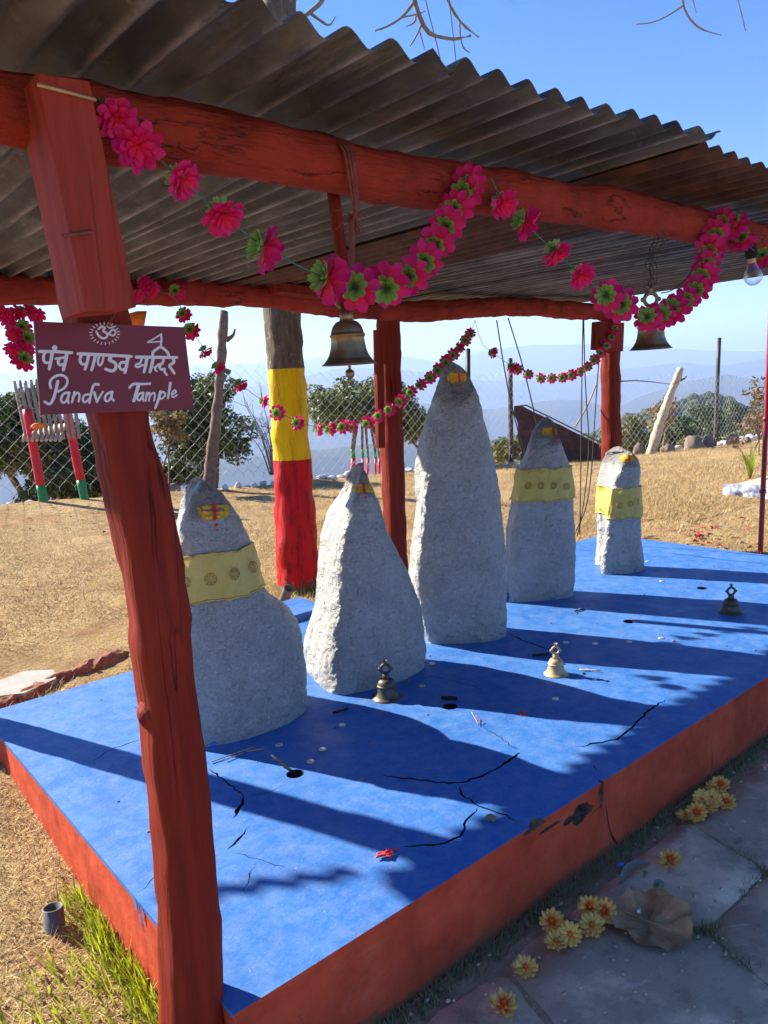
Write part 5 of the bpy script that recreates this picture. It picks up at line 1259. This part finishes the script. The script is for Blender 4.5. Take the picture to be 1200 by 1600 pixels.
d = 12.0; k = d / F_PX; c = at_px(1185, 655, d); ft = PD(1183, 730, d); tree('red_sapling', 'sparse sapling with reddish leaves at right behind the pole', ft, c, (26 * k, .3, 60 * k), 'redleaf', 520, .036, 62, 30, .13, 2, .012, cat='sapling', trunkmat='deadwood')
# bare twiggy bush behind the fence
bt = thing('bare_bush', 'leafless twiggy bush left of the yellow painted trunk', 'bush', PD(424, 745, 10.6)); r = random.Random(5)
for k in range(7):
    p = PD(424 + r.uniform(-4, 4), 742, 10.6); e = PD(424 - r.uniform(-2, 55), 742 - r.uniform(60, 120), 10.6 + r.uniform(-.3, .3)); P = smoothp([p, (p + e) / 2 + (.05, 0, .08), e], 9); V, Fc = tube(P, np.linspace(.012, .004, 9), 5); o = mk('stem', V, Fc, M['twig'], bt)
    mb = MB()
    for j in range(7):
        s_ = P[r.randint(3, 8)]; e2 = s_ + np.array([r.gauss(0, .12), r.gauss(0, .1), r.uniform(.02, .25)]); V, Fc = tube(resamp([s_, e2], 3), .0035, 4); mb.add(V, Fc)
    mb.build('twigs', M['twig'], o)

# ================================================================== PAVING in front
pave = mk('pavement', [(-14, -24, -.264), (18, -24, -.264), (18, -1.2, -.264), (6.4, -1.2, -.264), (6.4, 1.297, -.264), (-1.1, 1.297, -.264), (-1.1, -1.2, -.264), (-14, -1.2, -.264)], [(0, 1, 2, 3, 4, 5, 6, 7)], M['courtyard'], smooth=False); tag(pave, kind='structure')  # pale sheet carried on unseen behind the camera to bounce sunlight
mk('joint_soil', [(-1.0, -1.05, -.2615), (6.3, -1.05, -.2615), (6.3, 1.296, -.2615), (-1.0, 1.296, -.2615)], [(0, 1, 2, 3)], M['soil'], pave, smooth=False)
# irregular flagstones: relaxed cells with the photographed joints near the camera
seeds = [(1.40, .72), (2.02, .55), (2.35, 1.03), (1.75, 1.08), (1.20, 1.10), (3.0, .98), (2.75, .45), (3.75, 1.05), (3.5, .5), (4.6, .9), (.85, .75), (1.2, .25), (1.75, .15), (2.4, -.05), (.55, .30), (3.2, -.1), (4.2, .3), (5.5, .9), (5.2, .2), (.25, .85), (-.3, .4)]
seeds = [(1.46, .80), (1.98, .62), (2.45, 1.10), (1.98, 1.22), (.95, .95), (3.1, 1.0), (2.75, .5), (3.8, 1.05), (3.5, .45), (4.7, .9), (.35, .75), (1.1, .3), (1.8, .12), (2.5, -.1), (.5, .1), (3.3, -.2), (4.3, .2), (5.6, .9), (5.3, .1), (-.4, .9), (-.4, .2)]
def clip(poly, a, b):
    """keep the part of poly nearer to a than to b"""
    m = (a + b) / 2; nn = b - a; out = []
    for i in range(len(poly)):
        p, q = poly[i], poly[(i + 1) % len(poly)]; dp, dq = (p - m) @ nn, (q - m) @ nn
        if dp <= 0: out.append(p)
        if dp * dq < 0: out.append(p + (q - p) * (dp / (dp - dq)))
    return out
S = [np.array(s) for s in seeds]
for i, a in enumerate(S):
    poly = [np.array(p) for p in ((-1.2, -1), (6.5, -1), (6.5, 1.22), (-1.2, 1.22))]
    for j, b in enumerate(S):
        if j != i and poly: poly = clip(poly, a, b)
    if len(poly) < 3: continue
    P = resamp(np.vstack([poly, poly[:1]]), 49)[:-1]; c = P.mean(0)
    for it in range(1): P = (P + np.roll(P, 1, 0) + np.roll(P, -1, 0)) / 3 * .6 + P * .4
    Q = []
    for p in P:
        dd = p - c; L = np.linalg.norm(dd); Q.append(c + dd / L * (L - .002 + .016 * noise.noise((p[0] * 6, p[1] * 6, 7)) + .008 * noise.noise((p[0] * 25, p[1] * 25, i))))
    z = -.256 + .006 * noise.noise((a[0] * 3, a[1] * 3, 1)); V = []; m = len(Q)
    for f, dz in ((1.0, -.03), (1.0, -.004), (.99, 0), (.6, .001), (.25, .002)):
        for p in Q: pp = c + (p - c) * f; V.append((pp[0], pp[1], z + dz + (.004 * noise.noise((pp[0] * 6, pp[1] * 6, 3)) if dz >= 0 else 0)))
    V.append((c[0], c[1], z + .002)); Fc = [(r * m + k, r * m + (k + 1) % m, (r + 1) * m + (k + 1) % m, (r + 1) * m + k) for r in range(4) for k in range(m)] + [(4 * m + k, 4 * m + (k + 1) % m, 5 * m) for k in range(m)]
    mk('paving_stone', V, Fc, M['paving'], pave)
ZP = -.253

# ================================================================== GRASS
def blades(name, pts, L, wd, mat, label, lean=.5, seed=0, segs=1, flatn=0.0, bias=(0, 0)):
    r = np.random.default_rng(seed); n_ = len(pts); pts = np.asarray(pts, float); a = r.uniform(0, 2 * pi, n_); ln = L * r.uniform(.5, 1.3, n_)
    tilt = np.clip(np.abs(r.normal(lean, .35, n_)), 0, 1.5); hx, hy = np.cos(a), np.sin(a); side = np.stack([-hy, hx, np.zeros(n_)], 1)
    rows = []
    for s in range(segs + 1):
        f = s / segs; tl_ = tilt * (.55 + .45 * f) + flatn; tl_ = np.clip(tl_, 0, 1.52)
        q = pts + np.stack([hx * np.sin(tl_) * ln * f + bias[0] * f * ln, hy * np.sin(tl_) * ln * f + bias[1] * f * ln, np.cos(tl_) * ln * f + .003], 1)
        w_ = wd * (1 - f ** 1.6 * .9) * r.uniform(.8, 1.2, n_); rows.append((q - side * w_[:, None] / 2, q + side * w_[:, None] / 2))
    V = np.stack([x for rw in rows for x in rw], 1).reshape(-1, 3); k = 2 * (segs + 1)
    base = np.arange(n_)[:, None] * k; Fc = np.concatenate([base + np.array([2 * s, 2 * s + 1, 2 * s + 3, 2 * s + 2]) for s in range(segs)])
    return tag(mk(name, V, Fc, M[mat], smooth=False), label, 'grass', kind='stuff')
def in_plat(x, y, m=.0): return X0 - m < x < X1 + m and Y0 - m < y < Y1 + m
pts = []
while len(pts) < 95000:                                  # lawn behind: denser close by
    y = 3.42 + (random.random() ** 1.7) * 5.9; x = random.uniform(.0, 4 + (y - 3.4) * 2.4 + 3.5)
    if in_plat(x, y, .01) or y > edge_y(x) + .3: continue
    if random.random() < .55 - 1.6 * noise.noise((x * 1.1, y * 1.1, 9)) - .8 * noise.noise((x * 3.3, y * 3.3, 2)): pts.append((x, y, gz(x, y)))
while len(pts) < 125000:
    x = random.uniform(5.0, 15); y = random.uniform(.8, 8.8)
    if y > edge_y(x) + .2: continue
    pts.append((x, y, gz(x, y)))
while len(pts) < 165000:
    x = random.uniform(4.9, 11.5); y = random.uniform(.9, 5.6)
    if in_plat(x, y, .01): continue
    pts.append((x, y, gz(x, y)))
blades('dry_lawn_grass', pts, .055, .0042, 'straw', 'short dry straw-coloured grass covering the lawn', 1.05, 1)
pts = [(x, y, gz(x, y)) for x, y in ((random.uniform(-.35, .585), random.uniform(1.1, 3.6)) for _ in range(17000))]
blades('dry_side_grass', pts, .045, .0024, 'straw', 'dry matted grass beside the left wall of the platform', 1.15, 2)
pts = []
for _ in range(1250):
    f = random.random(); 
    if random.random() < .5: x = .585 - abs(random.gauss(0, .035)); y = random.uniform(1.15, 2.25)
    else:
        x = random.uniform(.05, .57); y = random.uniform(1.1, 2.0)
        if noise.noise((x * 9, y * 9, 6)) < -.28: continue
    pts.append((x, y, gz(x, y)))
blades('green_grass', pts, .070, .0060, 'grass', 'fresh green grass tufts at the left foot of the platform', .45, 3, 3, 0, (-.20, .10))
pts = []
for _ in range(900):
    x = random.uniform(.6, 9); y = 3.45 + random.random() ** 1.5 * 4; 
    if noise.noise((x * 1.4, y * 1.4, 4)) > .12 and not in_plat(x, y, .02): pts.append((x, y, gz(x, y)))
for _ in range(260): 
    a = random.uniform(0, 6.28); rr = random.uniform(.14, .26); pts.append((2.78 + cos(a) * rr, 4.3 + sin(a) * rr, gz(2.78, 4.3)))
blades('green_lawn_tufts', pts, .06, .005, 'grass', 'scattered green blades in the dry lawn', .6, 4, 2)
pts = []
for _ in range(9000):
    x = random.uniform(.6, 5.2); y = Y0 - .004 - abs(random.gauss(0, .03)) - .035 * max(0, noise.noise((x * 5, 0, 0))); pts.append((x, y, -.262))
for i, a in enumerate(S):                                   # joints between flagstones
    pass
jp = [(1.94, 1.19), (1.96, 1.11), (1.94, .95)]
def joint_pts(poly, n_, w_):
    P = resamp(poly, 60); return [(P[k][0] + random.gauss(0, w_), P[k][1] + random.gauss(0, w_), -.262) for k in (random.randrange(60) for _ in range(n_))]
for i, a in enumerate(S):
    for j in range(i + 1, len(S)):
        b = S[j]; m = (a + b) / 2
        if np.linalg.norm(a - b) < .85 and .2 < m[1] < 1.3 and 1.0 < m[0] < 3.4:
            t_ = np.array([-(b - a)[1], (b - a)[0]]); t_ /= np.linalg.norm(t_)
            for _ in range(500):
                q = m + t_ * random.uniform(-.4, .4); ds = sorted(np.linalg.norm(q - s_) for s_ in S)
                if ds[1] - ds[0] < .05 and noise.noise((q[0] * 5, q[1] * 5, 2)) > .08: pts.append((q[0] + random.gauss(0, .009), q[1] + random.gauss(0, .009), -.262))
blades('joint_grass', pts, .026, .0028, 'shadegrass', 'dull short grass in paving joints and along the red wall', .8, 5)

# ================================================================== SMALL THINGS on paving and platform
mg = MB(); mg.add(*petal_mesh(13, .001, .027, .27, .006, .004)); v2, f2 = petal_mesh(12, .001, .021, .29, .010, .003); mg.add([(x, y, z + .003) for x, y, z in v2], f2)
mg.v = [(x, y, z + .006 * (math.hypot(x, y) / .027) * noise.noise((x * 70, y * 70, 3))) for x, y, z in mg.v]
ME_M1 = tmpl('plastic_flower', mg.v, mg.f, M['marigold']); ME_M2 = tmpl('plastic_flower', mg.v, mg.f, M['marigold2'])
cen = MB().add(*lathe([(.001, .012), (.004, .011), (.0055, .006), (.004, .002)], 10)); ME_CEN = tmpl('flower_centre', cen.v, cen.f, M['marigold'])
fl_list = [(786, 1574, 1, 8, 'yellow-orange plastic flower on the paving, nearest the camera'), (821, 1514, 2, 15, 'plain yellow flower second from the camera beside the red wall'), (863, 1441, 1, 35, 'orange-hearted flower uppermost of the three-flower cluster'), (869, 1474, 2, 12, 'yellow flower lowest of the three-flower cluster'), (890, 1460, 2, 60, 'yellow flower lying edge-on beside the three-flower cluster'),
           (921, 1420, 1, 25, 'orange-hearted flower left of the dry leaf'), (926, 1449, 2, 15, 'yellow flower touching the left of the dry leaf'), (944, 1424, 1, 55, 'flower half hidden behind the dry leaf tip'), (1047, 1346, 1, 5, 'flat yellow-orange flower lying alone on the paving'),
           (1071, 1277, 2, 10, 'yellow flower at the near end of the heap'), (1089, 1270, 1, 45, 'orange-hearted flower at the near end of the heap'), (1098, 1248, 2, 50, 'upright yellow flower on the heap against the wall'), (1106, 1262, 2, 25, 'yellow flower at the bottom of the heap'), (1117, 1232, 2, 40, 'pale yellow flower at the back of the heap'), (1126, 1228, 1, 30, 'yellow flower with orange spot atop the heap'), (1134, 1254, 1, 12, 'flat yellow flower at the right end of the heap'), (1112, 1249, 2, 35, 'yellow flower in the middle of the heap')]
for k, (u, v, kind, tilt, lab) in enumerate(fl_list):
    lift = .012 + .012 * (tilt > 20) + (.02 if k in (11, 14, 16) else 0)
    p = PZ(u, v, ZP + lift); o = link('plastic_flower', ME_M1 if kind == 1 else ME_M2); o.location = Vector(p)
    view = Vector((CAM[0] - p[0], CAM[1] - p[1], 0)).normalized(); axv = (Vector((0, 0, 1)) * cos(radians(tilt)) + view * sin(radians(tilt)) * random.uniform(.7, 1) + Vector((random.gauss(0, .12), random.gauss(0, .12), 0))).normalized()
    o.rotation_mode = 'QUATERNION'; o.rotation_quaternion = axv.to_track_quat('Z', 'Y') @ Quaternion((0, 0, 1), random.uniform(0, 6)); s_ = random.uniform(1.12, 1.35); o.scale = (s_, s_, s_ * random.uniform(.7, 1.4))
    tag(o, lab, 'flower', 'yellow plastic flowers on the paving'); c = link('flower_centre', ME_CEN, o)
# big dry leaf plate
lc = PZ(1015, 1448, ZP); lt = thing('dry_leaf', 'large curled dry brown leaf lying on the paving', 'leaf', lc)
a_ = Vector(PZ(1085, 1465, ZP) - PZ(945, 1420, ZP)).normalized(); b_ = Vector((-a_.y, a_.x, 0)); b_ = b_ if b_.dot(Vector(lc)) > 0 else -b_; V = []; nr, na = 14, 44
for j in range(nr):
    f = j / (nr - 1)
    for i in range(na):
        th = 2 * pi * i / na; rr = f * (1 + .10 * noise.noise((cos(th) * 3, sin(th) * 3, 1)) + .13 * noise.noise((cos(th) * 11, sin(th) * 11, 2)) * f ** 3)
        x = cos(th) * rr * .112; y = sin(th) * rr * .085; 
        z = f ** 1.5 * (.052 * max(0, sin(th + .45)) ** 1.3 + .022 * max(0, -cos(th)) ** 2 + .006) + f * .020 * noise.noise((cos(th) * 5, sin(th) * 5, 6)) + .004 * f * sin(th * 9) + .012 * noise.noise((x * 25, y * 25, 3)) + .006 * abs(noise.noise((cos(th) * 6, sin(th) * 6, 0))) * f
        V.append(np.array(lc) + np.array(a_) * x + np.array(b_) * y + np.array([0, 0, z + .006]))
Fc = [(j * na + i, j * na + (i + 1) % na, (j + 1) * na + (i + 1) % na, (j + 1) * na + i) for j in range(nr - 1) for i in range(na)]
mk('leaf_blade', V, Fc, M['dryleaf'], lt)
V, Fc = tube(smoothp([lc - np.array(a_) * .10 + (0, 0, .03), lc + (0, 0, .0125), lc + np.array(a_) * .09 + (0, 0, .028)], 14), .0016, 5); mk('midrib', V, Fc, M['dryleaf'], lt)
V, Fc = rock_mesh(PZ(998, 1424, ZP + .02), .008, .008, .01, 2, 2, .3); tag(mk('foil_scrap', V, Fc, M['coin']), 'tiny scrap of silver foil lying in the dry leaf', 'foil')
def flat_leaf(px, width, mat, label, name='fallen_leaf', z=ZP + .006, arch=.012, cat='leaf'):
    P = smoothp([PZ(u, v, z) for u, v in px], 12); V = []
    for i, q in enumerate(P):
        t_ = P[min(i + 1, 11)] - P[max(i - 1, 0)]; t_ /= np.linalg.norm(t_); s_ = np.array([-t_[1], t_[0], 0]); f = i / 11; w_ = width * sin(pi * min(1, f * .92 + .06)) ** .8; h_ = arch * sin(pi * f)
        V += [q - s_ * w_ + (0, 0, h_ + w_ * .35), q + (0, 0, h_), q + s_ * w_ + (0, 0, h_ + w_ * .35)]
    Fc = [(3 * i + s, 3 * i + s + 1, 3 * i + 4 + s, 3 * i + 3 + s) for i in range(11) for s in (0, 1)]
    return tag(mk(name, V, Fc, M[mat]), label, cat)
flat_leaf([(968, 1381), (978, 1370), (995, 1354), (1016, 1348)], .016, 'greyleaf', 'long grey-green leaf lying at the wall foot above the dry leaf')
flat_leaf([(1022, 1388), (1030, 1384), (1036, 1392)], .012, 'greyleaf', 'small dull green leaf near the dry leaf')
flat_leaf([(1006, 1372), (1012, 1364)], .006, 'mixleaf', 'tiny leaf scrap between grey leaf and lone flower')
p = PZ(969, 1354, ZP); V, Fc = rock_mesh(p + (0, 0, .008), .014, .009, .005, 7, 2, .5); tag(mk('plastic_scrap', V, Fc, M['bluechip']), 'bright blue scrap at the foot of the red wall', 'scrap')
# platform litter
coin_v, coin_f = lathe([(.0005, .0026), (.0125, .0026), (.0135, .0018), (.0135, 0.0002)], 20); ME_COIN = tmpl('coin', coin_v, coin_f, M['coin'])
for u, v in ((504, 1171), (485, 1190), (535, 1133), (436, 1164), (676, 1037), (659, 1072), (917, 1047), (983, 1003), (908, 952), (1012, 877), (1034, 908), (884, 1004), (868, 1092), (930, 1006), (1033, 997)):
    p = PZ(u, v, .0005); o = link('coin', ME_COIN); o.location = Vector(p); o.rotation_euler = (0, 0, random.uniform(0, 6)); tag(o, 'small silver coin lying on the blue platform', 'coin', 'coins on the platform')
def stickp(px, r, mat, label, z=.003, name='incense_stick', cat='stick'):
    V, Fc = tube(resamp([PZ(u, v, z + dz) for u, v, dz in px], 5), r, 6); t = thing(name, label, cat, PZ(px[0][0], px[0][1], 0)); mk('stick_body', V, Fc, M[mat], t)
stickp([(424, 1180, .03), (462, 1209, -.005)], .004, 'blackhole', 'charred stick leaning in the nearest round hole')
stickp([(520, 1114, .003), (543, 1107, .003)], .005, 'blackhole', 'black stub lying between the broad and pointed stones')
stickp([(690, 1090, .004), (714, 1091, .006)], .008, 'blackhole', 'black charcoal piece beside the middle round hole')
stickp([(330, 1190, .003), (400, 1166, .003)], .0025, 'stick', 'long thin stick at the foot of the broad stone')
stickp([(352, 1188, .003), (380, 1176, .003)], .002, 'stick', 'short thin stick at the foot of the broad stone')
stickp([(385, 1174, .003), (412, 1170, .003)], .002, 'dryrope', 'pale straw lying near the broad stone')
stickp([(737, 1113, .02), (748, 1133, .002)], .0016, 'dryrope', 'left upright incense straw on the crack', name='incense_straw')
stickp([(744, 1118, .02), (752, 1130, .002)], .0016, 'thread', 'right red incense straw on the crack', name='incense_straw')
stickp([(905, 1046, .003), (938, 1048, .003)], .003, 'palewood', 'pale stick beside the sunlit bell')
stickp([(832, 1024, .006), (858, 1022, .004)], .006, 'blackhole', 'black stick behind the sunlit bell')
stickp([(898, 955, .003), (912, 951, .003)], .004, 'blackhole', 'black stub near the stone right of the tallest')
for u, v, s_, mat, lab in ((816, 1115, .014, 'thread', 'dark red petal on the blue platform'), (1053, 1001, .008, 'brick', 'brown crumb on the far part of the platform'), (771, 1101, .008, 'rock', 'brown crumb beside the middle hole'), (567, 1216, .008, 'rock', 'dark crumb in the front shadow'), (880, 1037, .007, 'brick', 'reddish crumb beside the sunlit bell'), (1016, 1121, .007, 'brick', 'orange-brown crumb by the right crack'), (637, 1065, .012, 'brick', 'red-brown lump right of the dull bell'), (912, 1052, .008, 'blackhole', 'charred bit right of the sunlit bell'), (577, 1160, .005, 'brick', 'tiny brown crumb in front of the pointed stone'), (934, 1062, .006, 'blackhole', 'black crumb at the end of the pale stick')):
    p = PZ(u, v, .003); V, Fc = rock_mesh(p, s_, s_ * .7, s_ * .35, int(u), 2, .5); tag(mk('crumb', V, Fc, M[mat]), lab, 'litter')
mb = MB(); r = random.Random(11)
for k in range(150):
    x, y = r.uniform(X0 + .1, X1 - .1), r.uniform(Y0 + .05, Y1 - .05); s_ = r.uniform(.0015, .0045); V, Fc = rock_mesh((x, y, s_ * .3), s_ * r.uniform(1, 2.2), s_, s_ * .6, k, 1, .5); mb.add(V, Fc)
tag(mb.build('platform_grit', M['rock']), 'fine brown grit scattered over the blue platform', 'grit', kind='stuff')
mb = MB()
for k in range(420):
    x, y = r.uniform(1.0, 3.4), r.uniform(.5, 1.27); s_ = r.uniform(.002, .006); V, Fc = rock_mesh((x, y, ZP + s_ * .3), s_ * r.uniform(1, 1.6), s_, s_ * .7, k, 1, .5); mb.add(V, Fc)
tag(mb.build('paving_grit', M['paving']), 'fine grit and crumbs lying on the paving', 'grit', kind='stuff')
V, Fc = rock_mesh(PZ(767, 1279, .012), .012, .012, .012, 5, 3, 1.1); tag(mk('burr', V, Fc, M['rock']), 'dry grey burr on the platform near the broken edge', 'burr')
th = thing('red_thread', 'knotted red thread lying in the sun on the platform', 'thread', PZ(607, 1334, 0)); r = random.Random(2); c = PZ(607, 1334, .006)
P = [c + np.array([r.gauss(0, .014), r.gauss(0, .010), abs(r.gauss(0, .004))]) for _ in range(26)]; V, Fc = tube(smoothp(P, 120), .0026, 5); mk('thread_strand', V, Fc, M['thread'], th)
# fallen leaves and petals beyond the right end of the platform
for k in range(46):
    u = random.gauss(1095, 45); v = random.gauss(842, 14)
    if v > 862 or v < 810 or u > 1180: continue
    p = PG(u, v); a = random.uniform(0, 6.28); l = random.uniform(.05, .10); dvec = np.array([cos(a), sin(a), 0]) * l; s_ = np.array([-sin(a), cos(a), 0]) * l * .22; h_ = random.uniform(.01, .05)
    V = [p + (0, 0, .012), p + dvec * .5 + s_ + (0, 0, h_), p + dvec + (0, 0, .012 + h_ * .5), p + dvec * .5 - s_ + (0, 0, h_ + .01)]
    red = random.random() < .35
    tag(mk('fallen_petal' if red else 'fallen_leaf', V, [(0, 1, 2, 3)], M['redpetal' if red else 'mixleaf'], smooth=False), 'dried red petal on the grass past the platform end' if red else 'curled dry leaf in the litter past the platform end', 'petal' if red else 'leaf', 'red petals past the platform' if red else 'dry leaves past the platform')

mb = MB(); r = random.Random(21)
for k in range(700):
    x = r.uniform(.2, 11); y = 3.5 + r.random() ** 1.3 * 5
    if y > edge_y(x) - .1 or noise.noise((x * .8, y * .8, 14)) < -.1: continue
    p = G(x, y, .01); a = r.uniform(0, 6.28); l = r.uniform(.02, .06); dv = np.array([cos(a), sin(a), 0]) * l; sd = np.array([-sin(a), cos(a), 0]) * l * .3; h_ = r.uniform(.005, .025)
    mb.add([p, p + dv * .5 + sd + (0, 0, h_), p + dv + (0, 0, h_ * .4), p + dv * .5 - sd + (0, 0, h_ * .7)], [(0, 1, 2, 3)])
tag(mb.build('lawn_leaf_litter', M['brownleaf'], None, False), 'small brown leaves strewn over the dry lawn', 'leaf litter', kind='stuff')
# ================================================================== HAZE (the valley air)
V, Fc = box(-12500, 14500, -10500, 15500, -1801, 320)
hz = mk('haze', V, Fc, None, smooth=False, mats=[bpy.data.materials.new('haze_air')]); tag(hz, kind='stuff')
hm = hz.data.materials[0]; hm.use_nodes = True; hm.node_tree.nodes.clear()
ho = hm.node_tree.nodes.new('ShaderNodeOutputMaterial'); hv = hm.node_tree.nodes.new('ShaderNodeVolumePrincipled')
hv.inputs['Density'].default_value = 2.7e-4; hv.inputs['Color'].default_value = (.50, .66, .97, 1); hv.inputs['Anisotropy'].default_value = .2
hm.node_tree.links.new(hv.outputs[0], ho.inputs['Volume'])
bpy.context.view_layer.update()
